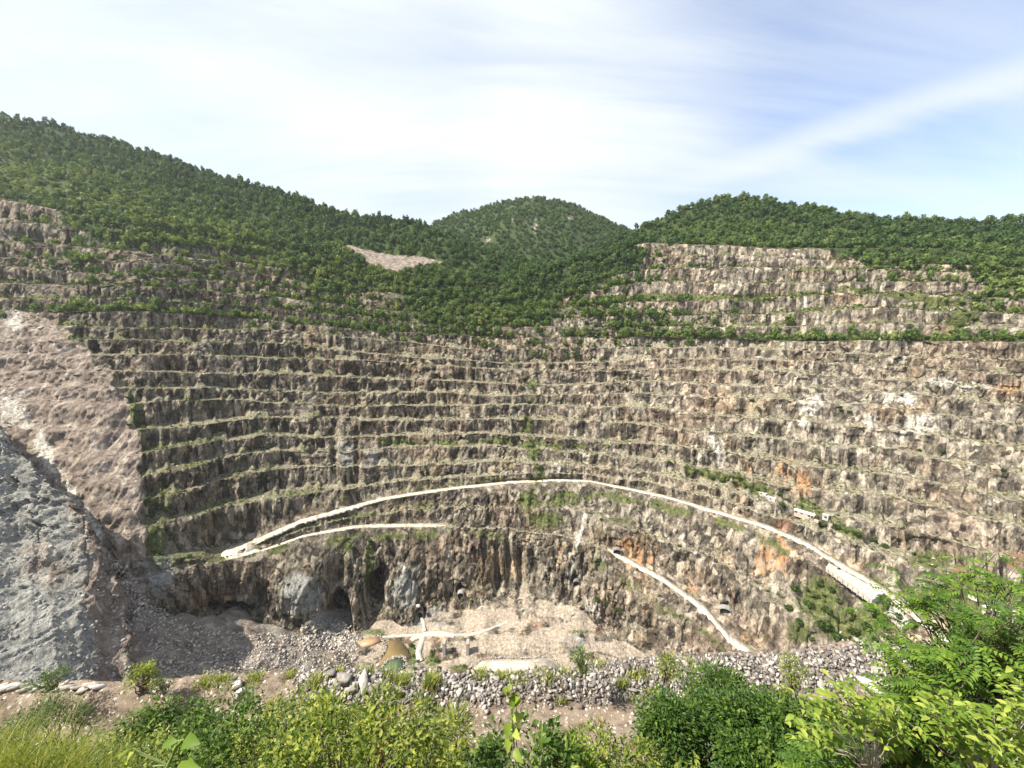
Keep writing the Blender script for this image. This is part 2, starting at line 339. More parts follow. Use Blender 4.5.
# ------------------------------------------------------------------ the pit: benches as keyed profiles
PX = np.arange(-330, 1356, 1.05); NX = len(PX)
ST = [0, 130, 256, 386, 501, 564, 642, 720, 794, 898, 1024]
def line(vals, st=ST, sm=14, ext=True):
    v = np.interp(PX, st, vals)
    if ext:
        l = (vals[1] - vals[0]) / (st[1] - st[0]); r = (vals[-1] - vals[-2]) / (st[-1] - st[-2])
        l = np.clip(l, -0.35, 0.35); r = np.clip(r, -0.35, 0.35)
        v = np.where(PX < st[0], vals[0] + (PX - st[0]) * l * 0.8, v); v = np.where(PX > st[-1], vals[-1] + (PX - st[-1]) * r * 0.8, v)
    return smooth(v, sm)
Cc = line([395, 405, 478, 515, 521, 519, 500, 465, 430, 390, 345], sm=40, ext=False)
Cc = np.where(PX > 1024, 345 - (PX - 1024) * 0.22, Cc); Cc = np.where(PX < 0, 395 + PX * 0.10, Cc); Cc = smooth(Cc, 30)
L = {}
L['A'] = [198, 222, 240, 268, 282, 268, 246, 246, 249, 250, 260]
L['B'] = [218, 237, 252, 276, 290, 278, 256, 256, 260, 262, 268]
L['C'] = [241, 251, 264, 284, 297, 288, 268, 268, 270, 270, 275]
L['D'] = [255, 264, 273, 293, 304, 298, 283, 283, 282, 282, 286]
L['E'] = [268, 276, 283, 301, 311, 308, 300, 299, 297, 293, 298]
L['F'] = [281, 286, 294, 310, 318, 318, 315, 314, 313, 309, 314]
L['G'] = [296, 298, 305, 320, 328, 328, 328, 327, 327, 325, 329]
L['H'] = [312, 313, 317, 331, 338, 338, 338, 338, 340, 341, 343]
L['I'] = [326, 327, 330, 341, 350, 350, 348, 349, 351, 355, 361]
L['J'] = [340, 341, 342, 352, 361, 361, 358, 360, 361, 367, 376]
L['K'] = [354, 355, 356, 362, 371, 373, 370, 371, 372, 380, 390]
L['L'] = [370, 371, 373, 378, 383, 384, 381, 384, 386, 393, 405]
L['M'] = [386, 388, 387, 393, 395, 393, 393, 398, 401, 408, 426]
L['N'] = [402, 405, 400, 407, 405, 406, 408, 413, 420, 428, 448]
L['O'] = [424, 432, 417, 421, 419, 421, 425, 433, 443, 450, 473]
L['P'] = [448, 455, 435, 436, 434, 436, 443, 452, 466, 475, 500]
L['Q'] = [470, 479, 453, 449, 448, 449, 459, 471, 488, 500, 530]
L['R'] = [492, 505, 474, 465, 462, 464, 474, 489, 509, 528, 565]
L['S'] = [514, 530, 500, 483, 474, 472, 482, 500, 523, 557, 602]
sT = [0, 130, 200, 225, 240, 256, 300, 345, 386, 449, 512, 564, 590, 629, 668, 707, 768, 810, 827, 885, 924, 1024]
T = line([559, 559, 558, 557, 553, 545, 524, 511, 500, 490, 483, 481, 482, 490, 499, 511, 529, 548, 560, 594, 628, 700], sT, 5)
T2 = line([566, 568, 558, 557, 556, 547, 531, 520, 514, 508, 505, 504, 508, 528, 542, 558, 592, 612, 625, 665, 690, 760], sT, 6)
sU = [0, 130, 180, 225, 265, 304, 356, 447, 500, 560, 595, 609, 664, 706, 729, 750, 800, 900, 1024]
U = line([590, 585, 566, 561, 551, 537, 528, 527, 527, 534, 545, 552, 583, 614, 643, 656, 690, 750, 800], sU, 5)
U = np.maximum(U, T2 + 2.0); T2 = np.maximum(T2, T + 2.0)
V = line([660, 606, 612, 620, 626, 632, 632, 618, 612, 600, 594, 604, 626, 650, 690, 720, 800, 850],
         [0, 120, 150, 200, 260, 320, 355, 386, 420, 490, 540, 580, 600, 642, 706, 760, 900, 1024], 8)
V = np.maximum(V, U + 6)
Wr = line([700, 700, 694, 690, 690, 700, 760, 860, 900], [0, 200, 350, 500, 600, 680, 760, 900, 1024], 20); Wr = np.maximum(Wr, V + 12)
def crestpt(row, alpha=1.0):
    t = trow(row); Y = Cc / (1 + t / alpha); return Y, -t * Y
seedrng = np.random.default_rng(5)
def jit(i, amp):                                             # uneven crest lines
    z = np.full(NX, i * 3.7)
    return ((fbm(PX / 34.0, z, z * 0 + 1.5, 3) - 0.5) * 2 * amp + (fbm(PX / 150.0, z, z * 0 + 4.5, 2) - 0.5) * 9.0 + (fbm(PX / 5.0, z, z * 0 + 8.5, 3) - 0.5) * 1.6).astype(float)
slide_b = lambda p: np.interp(p, [-400, 0, 22, 45, 60, 80, 100, 113, 125, 135, 140, 150], [312, 312, 313, 320, 328, 345, 368, 380, 400, 425, 470, 600])  # benches live above this row left of 150
def benchmask(row, px):
    px = px + 16 * (fbm(row / 13.0, np.asarray(px) * 0.0 + 2.2, np.asarray(px) * 0.0, 3) - 0.5)
    return np.where(px < 150, sstep(2, -7, row - slide_b(px)), 1.0)
keys = []   # (Y, z, name, segs to next, isroad)
tU = sstep(440, 452, PX) * (1 - sstep(596, 606, PX)); tUw = 7.5 * (1 - tU) + 3.0 * tU
YU, ZU = crestpt(U); YT2, ZT2 = crestpt(T2); YT, ZT = crestpt(T)
hf = sstep(268, 250, PX) * sstep(200, 216, PX)
for _y, _z, _r in ((YT2, ZT2, T2), (YT, ZT, T)):
    _f = -ZU / trow(_r); _y[:] = _y * (1 - hf) + _f * hf; _z[:] = _z * (1 - hf) + ZU * hf
qs = np.where(PX < 140, 1.0, np.interp(PX, [140, 200, 560, 640, 760], [0.9, 0.55, 0.55, 0.7, 0.9])); qs = smooth(qs, 10)
tv = trow(V); YV = (YU - qs * ZU) / (1 + qs * tv); ZV = -tv * YV
zf = np.interp(PX, [-300, 0, 150, 300, 420, 520, 640, 1024], [-180, -180, -190, -234, -244, -246, -246, -246]); zf = smooth(zf, 30); zf = np.minimum(zf, ZV - 4)
tw = trow(Wr); YW = np.minimum(-zf / tw, YV - 6)
ZW = -tw * YW
keys.append([np.full(NX, 60.0), ZW - 30, 'near', 14, 0])
keys.append([YW, ZW, 'W', 100, 0])
keys.append([YV, ZV, 'V', 120, 0])
def addbench(Y, Z, name, wid, segs_face, Ynext, road=0):
    z_s = np.full(NX, len(keys) * 1.37)
    fan = 0 if road else 5.0 * sstep(0.50, 0.70, fbm(PX / 11.0, z_s, z_s * 0 + 2.2, 3)) * np.clip(wid / 4, 0, 1)
    if not road: Y = Y + (fbm(PX / 4.5, z_s, z_s * 0 + 6.1, 3) - 0.5) * 5.0 * np.clip(wid / 3, 0, 1)
    w = np.minimum(wid, 0.85 * np.maximum(Ynext - Y, 0.2))
    keys.append([Y, Z, name, 7 if not road else 9, road]); keys.append([Y + w, Z + 0.06 * w + np.minimum(fan, 0.5 * np.maximum(Ynext - Y, 0)), name + 'i', segs_face, road]); return w
order = ['S', 'R', 'Q', 'P', 'O', 'N', 'M', 'L', 'K', 'J', 'I', 'H', 'G', 'F', 'E', 'D', 'C', 'B', 'A']
rows = {k: line(L[k]) + jit(i + 1, 2.3) for i, k in enumerate(order)}
prev = T - 3
for k in order:
    rows[k] = np.minimum(rows[k], prev - 3.5); prev = rows[k]
pts = {k: crestpt(rows[k]) for k in order}
DISS = [(910, 440, 110, 40, .4), (820, 420, 50, 35, .4), (700, 425, 50, 25, .35), (345, 455, 45, 30, .9), (960, 520, 90, 40, .6), (620, 405, 30, 20, .3), (130, 400, 25, 30, .6), (300, 400, 60, 20, .3)]
def diss(px, py): return np.clip(0.38 * sstep(0.56, 0.70, fbm(px / 75.0, py / 26.0, np.asarray(px) * 0.0 + 5.5, 3)) + sum(a * np.exp(-(((px - bx) / sx) ** 2 + ((py - by) / sy) ** 2)) for bx, by, sx, sy, a in DISS), 0, 1)
addbench(YU, ZU, 'U', tUw, 34, YT2, 1)
bm = benchmask(T2, PX); addbench(YT2, ZT2, 'T2', 2.5 * bm, 34, YT)
wT = np.interp(PX, [140, 215, 235, 262, 300, 500, 700, 830, 1100], [2, 14, 16, 10, 8, 7, 7, 8, 8]); wT = addbench(YT, ZT, 'T', wT * benchmask(T, PX), 24, pts['S'][0], 1)
wU = keys[-5][0] - YU if False else np.minimum(tUw, 0.85 * np.maximum(YT2 - YU, 0.2))
for i, k in enumerate(order[:-1]):
    nx_ = order[i + 1]; Y, Z = pts[k]; Yn, Zn = pts[nx_]
    z_ = np.full(NX, 40.0 + i * 2.3)
    fl = sstep(420, 300, PX) * sstep(360, 400, rows[k]); fr = 0.22 + 0.24 * fl + (0.66 - 0.20 * fl) * sstep(0.30, 0.54, fbm(PX / 60.0, z_, z_ * 0, 3))
    fr = np.minimum(fr + 0.10 * sstep(600, 750, PX), 0.9) * (1 - 0.85 * diss(PX, rows[k])) * (0.50 + 1.0 * fbm(PX / 7.0, z_ + 3, z_ * 0, 3))
    wid = np.clip(fr * (Yn - Y) * benchmask(rows[k], PX), 0.05, 30)
    addbench(Y, Z, k, wid, 22, Yn)
YA, ZA = pts['A']; wA = 5.0
keys.append([YA, ZA, 'A', 5, 0]); keys.append([YA + wA, ZA + 1.5, 'Ai', 60, 0])
sH = [-300, 0, 50, 100, 150, 200, 250, 285, 320, 350, 400, 430, 470, 520, 560, 600, 628, 650, 690, 735, 770, 800, 840, 880, 930, 1024, 1300]
RH = line([120, 118, 124, 139, 154, 173, 187, 195, 211, 218, 222, 230, 247, 260, 262, 250, 231, 221, 208, 200, 199, 207, 218, 220, 222, 224, 236], sH, 6, False)
YH = line([850, 900, 900, 900, 890, 880, 870, 850, 835, 825, 810, 790, 760, 730, 720, 715, 715, 730, 745, 760, 745, 710, 660, 620, 590, 560, 470], sH, 30, False)
YH = np.maximum(YH, YA + 40); ZH = -trow(RH) * YH
b1 = 0.45; keys.append([YA + wA + (YH - YA) * b1, ZA + (ZH - ZA) * (b1 - 0.06), 'h1', 60, 0])
keys.append([YH, ZH, 'H', 10, 0]); keys.append([YH + 40, ZH - 8, 'Hb', 14, 0]); keys.append([YH + 400, ZH * 0.2 - 40, 'Hc', 6, 0]); keys.append([YH + 1500, ZH * 0 - 60, 'Hd', 0, 0])

# assemble grid
Ys = []; Zs = []; face = []; amp = []; tread = []; zone = []
for n, (Y, Z, nm, seg, road) in enumerate(keys[:-1]):
    Yn, Zn = keys[n + 1][0], keys[n + 1][1]
    is_tread = (nm in L or nm in ('T', 'T2', 'U', 'A'))
    is_face = nm.endswith('i') and nm != 'Ai' or nm == 'V'
    road_here = nm in ('U', 'T'); above_road = nm in ('Ui', 'Ti'); below_road = keys[n + 1][2] in ('U', 'T')
    for s in range(seg):
        u = s / seg
        if is_face:                                        # talus foot, steep wall, rounded brow
            uy = u + 0.0; uz = u - 0.10 * math.sin(2 * math.pi * u) * 0.8
        else: uy = uz = u
        Ys.append(Y + (Yn - Y) * uy); Zs.append(Z + (Zn - Z) * uz)
        face.append(1.0 if is_face else (0.0 if not nm.startswith('h') and nm not in ('Ai', 'H', 'Hb', 'Hc') else -1.0))
        tread.append(1.0 if is_tread else (0.35 if is_face and u < 0.10 else 0.0))
        a = 1.0
        if road_here: a = 0.0
        if above_road: a = min(1, u * 2.0)
        if below_road: a = min(a, (1 - u) * 2.5)
        amp.append(a); zone.append(nm)
Ys.append(keys[-1][0]); Zs.append(keys[-1][1]); face.append(-1.0); tread.append(0.0); amp.append(0.0); zone.append('Hd')
Y = np.stack(Ys, 1); Z = np.stack(Zs, 1); NR = Y.shape[1]
face = np.array(face)[None]; tread = np.array(tread)[None]; amp = np.array(amp)[None]; zone = np.array(zone)
X = xof(PX[:, None], Y, Z)
# no road right of the hairpin's end: the noise may act there again
roadx = np.ones((NX, 1))
ur = ((PX > 215) & (PX < 450)) | ((PX > 600) & (PX < 780)); tr_ = PX > 215
is_u = np.isin(zone, ['U', 'Ui', 'V'])[None]; is_t = np.isin(zone, ['T', 'Ti', 'T2i'])[None]
amp = amp * np.ones((NX, NR)); amp = np.where(is_u & ~ur[:, None], 1.0, amp); amp = np.where(is_t & ~tr_[:, None], 1.0, amp)
# plan normal of the wall (points into the pit) and arc length along it
xc = xof(PX, Cc, 0 * Cc); tx, ty = np.gradient(smooth(xc, 20)), np.gradient(smooth(Cc, 20)); tl = np.hypot(tx, ty)
s_arc = np.cumsum(tl)[:, None]; nx2, ny2 = (ty / tl)[:, None], (-tx / tl)[:, None]
PXg, PYg = project(X, Y, Z)
sg = s_arc * np.clip(Y / Cc[:, None], 0.4, 2.2)
x, y, z = X, Y, Z
dsm = diss(PXg, PYg)
slide = (1 - benchmask(PYg, PXg)) * sstep(160, 140, PXg) * (face > -0.5)
lowcliff = sstep(-6, 6, PYg - (T[:, None] + 6)) * sstep(6, -6, PYg - V[:, None])
floorm = np.isin(zone, ['near', 'W'])[None] * np.ones((NX, 1))
c1, e1 = cellv(s_arc / 9.0 + 0 * z, z / 16.0, 0); c2, e2 = cellv(s_arc / 3.8 + 0 * z, z / 7.0, 3)
d = (fbm(x / 70, y / 70, z / 90, 2) - 0.5) * 14
d += (fbm(x / 26, y / 26, z / 40, 2) - 0.5) * 7.5
wallm = np.where(face > -0.5, 1.0, 0.0)
rough = (c1 - 0.5) * 2.6 + (c2 - 0.5) * 1.6 + (fbm(x / 10, y / 10, z / 22, 4, 0.6) - 0.5) * 6 + (fbm(x / 3.2, y / 3.2, z / 11, 3) - 0.5) * 3.6
rough -= 1.3 * sstep(0.12, 0.0, e1); rough *= 1 - 0.4 * dsm
rough = rough * (1 - 0.30 * sstep(560, 760, PXg)) * (0.8 + 0.9 * sstep(0.45, 0.65, fbm(x / 40 + 3, y / 40, z / 30, 2))) + (fbm(x / 1.4, y / 1.4, z / 2.6, 2) - 0.5) * 1.7
rough *= (1 + 0.25 * lowcliff)
rough = rough * (1 - 0.45 * dsm) + dsm * ((fbm(s_arc / 34 + z * 0, z / 4.2, z * 0 + 2, 4, 0.6) - 0.5) * 9) + dsm * 0.6 * ((fbm(x / 18, y / 18, z / 14, 3) - 0.5) * 16 + (fbm(x / 6, y / 6, z / 5, 3) - 0.5) * 5)
d = d + rough * (1 - 0.8 * slide) * np.where(floorm > 0, 0.0, 1.0) * (0.65 + 0.7 * (fbm(x / 60 + 9, y / 60, z / 60, 2)))
# slide: long chutes down the slope
rid = 1 - np.abs(2 * fbm((PXg * 0.9 + PYg * 0.50) / 20, PYg / 140, z * 0, 4, 0.55) - 1)
d += slide * ((rid - 0.6) * 6 + (fbm(x / 38, y / 38, z / 38, 4, 0.5) - 0.5) * 9 + ((1 - np.abs(2 * fbm((PXg + PYg * 0.55) / 6, PYg / 60, z * 0 + 3, 4, 0.6) - 1)) - .6) * 3.2 + (fbm(x / 2, y / 2, z / 3, 2) - .5) * 1.6 + (fbm(x / 4, y / 4, z / 6, 3) - 0.5) * 5 + (c2 - 0.5) * 2.2)
# picture-located features of the place: bulges (+) and recesses (-)
FEAT = [(300, 592, 26, 34, 16), (318, 578, 12, 26, 8), (339, 615, 12, 18, -38), (336, 575, 8, 20, -10), (374, 596, 9, 20, -36), (356, 600, 7, 26, 10), (383, 574, 6, 10, -18), 
        (408, 590, 14, 34, 12), (238, 617, 15, 9, -30), (213, 612, 5, 8, -18), (258, 600, 6, 16, -10), (165, 600, 16, 30, 10), (462, 640, 30, 8, 3), (520, 580, 3, 30, -8), (497, 575, 3, 28, -7), (508, 560, 3, 36, -6),
        (575, 580, 4, 5, -9), (462, 590, 4.5, 4, -10), (421, 611, 4.5, 5, -11), (618, 549, 4, 3.6, -9), (725, 609, 5, 3.4, -10),
        (345, 452, 14, 26, 3), (372, 455, 13, 28, 3), (334, 450, 4, 30, -7), (357, 455, 3, 28, -6), (800, 498, 22, 26, -7), (700, 440, 18, 30, 6), (560, 450, 10, 20, 5),
        (600, 600, 26, 22, 8), (545, 610, 26, 14, 6), (560, 640, 40, 10, 4), (900, 420, 50, 26, 6), (950, 385, 40, 18, 6), (660, 610, 30, 18, 6), (790, 600, 30, 40, 6),
        (60, 350, 20, 24, 7), (95, 470, 14, 60, 6), (35, 400, 14, 30, -6), (120, 420, 10, 30, -4), (280, 470, 25, 20, -5), (200, 470, 20, 60, 6)]
for fx, fy, sx, sy, a in FEAT:
    g = np.exp(-(((PXg - fx) / sx) ** 2 + ((PYg - fy) / sy) ** 2) ** (1.5 if a < 0 else 1.0)); d += a * g * ((0.6 + 0.8 * fbm(x / 10, y / 10, z / 12, 2)) if a > 0 else (1.0 + 0.25 * (c2 - 0.5)))
d = d * amp * wallm
X2 = X + nx2 * d; Y2 = Y + ny2 * d; Z2 = Z.copy()
zn = np.where(tread > 0.5, (fbm(x / 6, y / 6, z / 6, 3) - 0.5) * 1.2, 0) * amp
zn += floorm * ((fbm(x / 34, y / 34, z / 34, 3) - 0.5) * 14 + (fbm(x / 13, y / 13, z / 13, 3) - 0.5) * 5 + (fbm(x / 6, y / 6, z / 6, 3) - 0.5) * 2.0)
hillm = (face < -0.5) * 1.0
zn += hillm * ((fbm(x / 120, y / 120, z * 0, 3) - 0.5) * 26 + (fbm(x / 28, y / 28, z * 0 + 4, 3) - 0.5) * 10) * sstep(0, 60, (Y - YA[:, None]))
# keep the ridge where it is
zn = zn * np.where(np.isin(zone, ['H'])[None], 0.5, 1.0) 
Z2 = Z2 + zn
# level ground for the ponds
POND = [(392, 655, 24, 16)]
gx, gy = project(X2, Y2, Z2)
def near_idx(px, py, PXa, PYa):
    i = int(np.argmin(np.abs(PX - px))); best = None
    for ii in range(max(0, i - 1), min(NX, i + 2)):
        m = np.nonzero(np.abs(PYa[ii] - py) < 1.2)[0]
        if len(m):
            j = m[np.argmin(Y2[ii, m])]
            if best is None or Y2[ii, j] < Y2[best[0], best[1]]: best = (ii, j)
    if best is None: j = int(np.argmin(np.abs(PYa[i] - py))); best = (i, j)
    return best
pi, pj = near_idx(392, 656, gx, gy); ZP = float(Z2[pi, pj])
pw = sstep(1.6, 1.0, np.sqrt(((gx - 392) / 27) ** 2 + ((gy - 656) / 20) ** 2)) * floorm
Z2 = Z2 * (1 - pw) + (ZP - 1.0) * pw
pw2 = sstep(1.5, 1.0, np.sqrt(((gx - 520) / 44) ** 2 + ((gy - 664) / 9) ** 2)) * floorm; pi, pj = near_idx(520, 664, gx, gy); ZP2 = float(Z2[pi, pj])
Z2 = Z2 * (1 - pw2) + ZP2 * pw2
GX, GY = project(X2, Y2, Z2)

# ---- masks on the ground (what it is made of)
nzA = fbm(X2 / 22, Y2 / 22, Z2 / 22, 3); nzB = fbm(X2 / 7, Y2 / 7, Z2 / 7, 3)
def blobs(lst):
    m = np.zeros(GX.shape)
    for (bx, by, sx, sy, a) in lst: m = np.maximum(m, a * np.exp(-(((GX - bx) / sx) ** 2 + ((GY - by) / sy) ** 2)))
    return m
brk = 0.35 + 0.75 * sstep(0.36, 0.58, fbm(X2 / 14, Y2 / 14, Z2 / 14, 3))
def band_(pts, w, a=1.0): return a * np.clip(1.3 - polyline_dist(GX + (nzA - .5) * w * 3, GY + (nzB - .5) * w * 1.6, pts) / w, 0, 1) * brk
wallz = (face > -0.5) * 1.0
forest = (1 - wallz) * 1.0
# patches where forest spills over the upper benches
FP = [[(20, 190), (70, 222), (84, 240), (130, 246), (200, 249), (256, 256), (290, 272), (335, 296), (350, 284), (400, 290), (412, 316), (430, 327), (500, 325), (545, 322), (558, 300), (600, 283), (640, 262), (640, 238), (560, 225), (300, 180), (100, 120), (0, 100), (0, 180)],
      [(820, 246), (870, 268), (960, 262), (1100, 270), (1100, 200), (820, 200)], [(985, 262), (1024, 265), (1100, 320), (1024, 292), (985, 285)],
      [(625, 242), (700, 236), (830, 240), (830, 200), (625, 200)]]
fm = np.zeros(GX.shape)
for p in FP: fm = np.maximum(fm, in_poly(GX + (nzA - 0.5) * 30, GY + (nzB - 0.5) * 10, p) * 1.0)
upbench = np.clip(1.1 - np.abs(GX - 440) / 200, 0, 1) * sstep(345, 300, GY)          # ledges in the middle stay bushy
ledges_r = in_poly(GX, GY, [(500, 262), (1100, 262), (1100, 350), (500, 350)])
pale_mid = in_poly(GX + (nzA - 0.5) * 8, GY + (nzB - 0.5) * 5, [(332, 241), (352, 246), (385, 254), (420, 257), (446, 262), (440, 268), (412, 270), (398, 277), (375, 270), (352, 256)]) * 1.0
green = (0.14 + 0.26 * sstep(420, 300, GX)) * tread * wallz * np.ones_like(GX) + 0.55 * tread * sstep(360, 300, GY) * wallz + 0.5 * upbench * wallz
green += 0.35 * (nzA - 0.45) * 2
green = np.maximum(green, band_([(585, 299), (650, 297), (760, 298), (850, 290), (940, 300), (1024, 290)], 4.5, 0.95))
green = np.maximum(green, band_([(690, 336), (780, 336), (850, 337), (960, 338), (1024, 341)], 4.0, 0.9))
green = np.maximum(green, band_([(940, 335), (965, 318), (975, 300)], 12, 0.9)); green = np.maximum(green, band_([(930, 303), (990, 298), (1024, 288)], 6, 0.9))
green = np.maximum(green, band_([(380, 441), (450, 443), (520, 440), (560, 446), (610, 446)], 3.5, 0.9)); green = np.maximum(green, band_([(530, 380), (528, 440), (535, 478)], 8, 0.75))
green = np.maximum(green, band_([(690, 470), (740, 480), (790, 500), (850, 527), (900, 552), (960, 580), (1024, 600)], 7, 0.85))
green = np.maximum(green, band_([(340, 500), (400, 488), (500, 478)], 4, 0.5)); green = np.maximum(green, band_([(590, 490), (660, 507), (740, 528), (790, 552)], 7, 0.62))
green = np.maximum(green, band_([(250, 556), (300, 545), (380, 536), (440, 534), (500, 536)], 7, 0.62)); green = np.maximum(green, band_([(520, 500), (590, 495)], 14, 0.72))
green = np.maximum(green, band_([(300, 528), (380, 512), (440, 505)], 6, 0.5)); green = np.maximum(green, band_([(590, 560), (650, 600), (720, 650)], 9, 0.5))
green = np.maximum(green, blobs([(820, 600, 26, 30, 0.95), (850, 625, 40, 22, 1.0), (870, 585, 20, 12, 0.8), (800, 630, 18, 16, 0.8), (930, 560, 30, 14, 0.8), (960, 600, 50, 22, 0.9), (130, 420, 16, 40, 0.8), (150, 540, 25, 26, 0.85),
        (160, 500, 24, 30, 0.6), (370, 565, 6, 30, 0.9), (345, 545, 14, 14, 0.7), (430, 670, 20, 8, 0.5), (620, 520, 40, 14, 0.5), (545, 520, 26, 12, 0.8)]))
slide2 = np.clip(slide * 1.0, 0, 1)
green *= (1 - 0.85 * slide2) * wallz * (1 - floorm * 0.75)
green *= 1 - 0.7 * blobs([(930, 410, 60, 30, 1)])
forest = np.maximum((1 - wallz) * 1.0, fm * np.where(face > 0.5, 0.62, 1.0)); forest *= (1 - 1.0 * pale_mid)
mixm = blobs([(230, 272, 110, 20, 0.34), (330, 296, 60, 24, 0.75), (470, 320, 110, 18, 0.8), (590, 290, 50, 30, 0.9), (100, 262, 60, 25, 0.3), (620, 262, 30, 12, 0.7), (930, 268, 70, 12, 0.55), (1000, 285, 30, 25, 0.7), (60, 230, 40, 25, 0.18), (640, 320, 60, 20, 0.45), (540, 345, 60, 10, 0.4)]) * (fm < 0.5) * wallz
mixt = mixm * (0.25 + 0.9 * tread + 0.9 * sstep(0.45, 0.62, fbm(X2 / 16, Y2 / 16, Z2 / 16, 2)))
green = np.maximum(green, mixt * 0.9)
white = blobs([(812, 405, 18, 16, 0.9), (805, 425, 16, 10, 0.8), (945, 382, 24, 8, 0.95), (900, 400, 30, 10, 0.9), (920, 425, 28, 14, 0.95), (870, 420, 20, 12, 0.75), (975, 387, 20, 7, 0.9), (890, 438, 20, 8, 0.8), (830, 440, 30, 10, 0.6),
               (720, 455, 12, 22, 0.8), (712, 440, 8, 16, 0.7), (750, 490, 12, 14, 0.5), (900, 470, 30, 12, 0.55), (980, 470, 30, 14, 0.5), (850, 550, 30, 12, 0.6), (560, 470, 10, 10, 0.7), (635, 510, 20, 18, 0.45), (590, 605, 16, 18, 0.65),
               (400, 560, 9, 26, 0.6), (395, 600, 18, 18, 0.45), (930, 545, 30, 12, 0.5), (14, 322, 14, 18, .9), (8, 412, 24, 24, 1.0), (40, 445, 10, 30, .85), (62, 490, 10, 20, .9), (105, 560, 8, 20, .6), (995, 500, 20, 10, 0.5), (578, 540, 4, 18, 0.9), (760, 400, 12, 30, 0.3),
               (620, 295, 8, 8, 0.7), (806, 300, 3, 12, 0.9), (700, 560, 30, 16, 0.35)])
white = np.maximum(white, band_([(585, 505), (580, 530), (572, 560), (563, 590)], 3, 0.9)); white = np.maximum(white, band_([(447, 530), (449, 560)], 3, 0.7)); white = np.maximum(white, band_([(634, 572), (630, 600)], 3, 0.7))
white = np.maximum(white, slide * band_([(2, 398), (36, 436), (58, 472), (82, 515), (108, 556)], 9, 1.0) * 1.1)
white = np.maximum(white, slide * (0.62 * sstep(0.84, 0.98, 1 - np.abs(2 * fbm((PXg + PYg * 0.55) / 9, PYg / 90, GX * 0 + 7, 4, 0.6) - 1)) * sstep(0.36, 0.55, nzA)))
orange = blobs([(628, 545, 14, 10, 0.95), (645, 560, 20, 8, 0.9), (665, 568, 8, 12, 0.7), (765, 558, 14, 26, 0.9), (780, 550, 12, 26, 1.0), (640, 552, 26, 14, .8), (820, 480, 14, 20, .5), (690, 590, 14, 14, .7), (800, 485, 8, 22, 0.95), (785, 470, 16, 26, 0.7), (808, 485, 8, 14, 1.0), (752, 465, 10, 12, 0.7), (730, 440, 6, 12, 0.7),
                (690, 580, 10, 16, 0.6), (735, 600, 8, 24, 0.6), (560, 560, 5, 20, 0.7), (790, 528, 10, 8, 0.8), (1010, 390, 20, 8, 0.9), (600, 292, 4, 8, 0.7), (640, 640, 8, 10, 0.6), (738, 490, 8, 22, 0.6), (870, 460, 24, 14, 0.4), (745, 640, 6, 8, 0.8),
                (220, 590, 26, 16, 0.35), (455, 560, 30, 30, 0.28), (590, 570, 20, 22, 0.4), (480, 645, 16, 8, 0.55), (1000, 560, 20, 10, 0.5)])
reddish = blobs([(785, 525, 20, 10, 0.6), (200, 600, 30, 20, 0.5), (1015, 560, 14, 12, 0.9), (960, 570, 14, 8, 0.7), (480, 560, 40, 30, 0.4), (700, 500, 60, 12, 0.3)])
greyt = floorm * (sstep(365, 300, GX)) * 0.40 * sstep(100, 150, GX) + blobs([(345, 455, 16, 26, 0.5), (372, 460, 16, 24, 0.5), (300, 595, 26, 26, 0.85), (405, 590, 20, 24, 0.7), (160, 570, 20, 36, 0.75), (330, 620, 30, 14, 0.8), (440, 615, 25, 12, 0.55), ])
greyt = np.maximum(greyt, pale_mid * 0.35)
palef = floorm * sstep(350, 400, GX) * sstep(690, 640, GX) * 0.62 + blobs([(425, 632, 30, 6, 0.9), (422, 648, 10, 16, 0.9), (540, 605, 50, 22, 0.50), (560, 640, 60, 14, 0.6), (520, 664, 46, 7, 1.0), (370, 650, 14, 14, 0.8), (600, 640, 30, 20, 0.5), (240, 557, 18, 5, 1.6), (255, 552, 12, 4, 1.0)])
palef *= (1 - 0.9 * (GY < 470))
fn = floorm * sstep(350, 400, GX); fa = fbm(GX / 26, GY / 9, GX * 0, 3); fb = fbm(GX / 22 + 9, GY / 8, GX * 0 + 4, 3); fc_ = fbm(GX / 30 + 3, GY / 10, GX * 0 + 8, 3)
palef = palef * (0.5 + 1.0 * sstep(0.35, 0.65, fa)); orange = np.maximum(orange, fn * sstep(0.52, 0.7, fb) * 0.55); reddish = np.maximum(reddish, fn * sstep(0.5, 0.68, fc_) * 0.55); white = np.maximum(white, fn * sstep(0.56, 0.7, 1 - fb) * 0.6); greyt = np.maximum(greyt, fn * sstep(0.55, 0.7, 1 - fc_) * 0.6)
white = np.maximum(white, blobs([(425, 632, 26, 5, 1.3), (422, 648, 9, 14, 1.3), (520, 664, 44, 5, 1.4), (380, 632, 20, 3, .9)]))
green = np.maximum(green, floorm * blobs([(412, 655, 6, 18, 0.9), (432, 660, 10, 10, 0.8), (460, 668, 16, 5, .8), (375, 632, 14, 4, .9), (580, 632, 20, 3, .7), (610, 620, 10, 10, .6)]))
tmask = tread * np.ones_like(GX) * wallz * (1 - slide2) * (0.45 + 0.6 * sstep(0.3, 0.55, nzB))
me = np_mesh('pit', np.stack([X2, Y2, Z2], -1).reshape(-1, 3), grid_faces(NX, NR), 4, False)
attr(me, 'mA', np.stack([np.clip(green, 0, 1), np.clip(forest, 0, 1), np.clip(palef, 0, 1)], -1).reshape(-1, 3))
attr(me, 'mB', np.stack([orange, white, np.maximum(np.maximum(slide2, pale_mid * 0.8), floorm * sstep(365, 300, GX) * 0.6)], -1).reshape(-1, 3))
attr(me, 'mC', np.stack([np.clip(greyt, 0, 1), reddish, tmask], -1).reshape(-1, 3))
pit = link('terraced_terrain', me, M['terrain']); tag(pit, kind='structure')

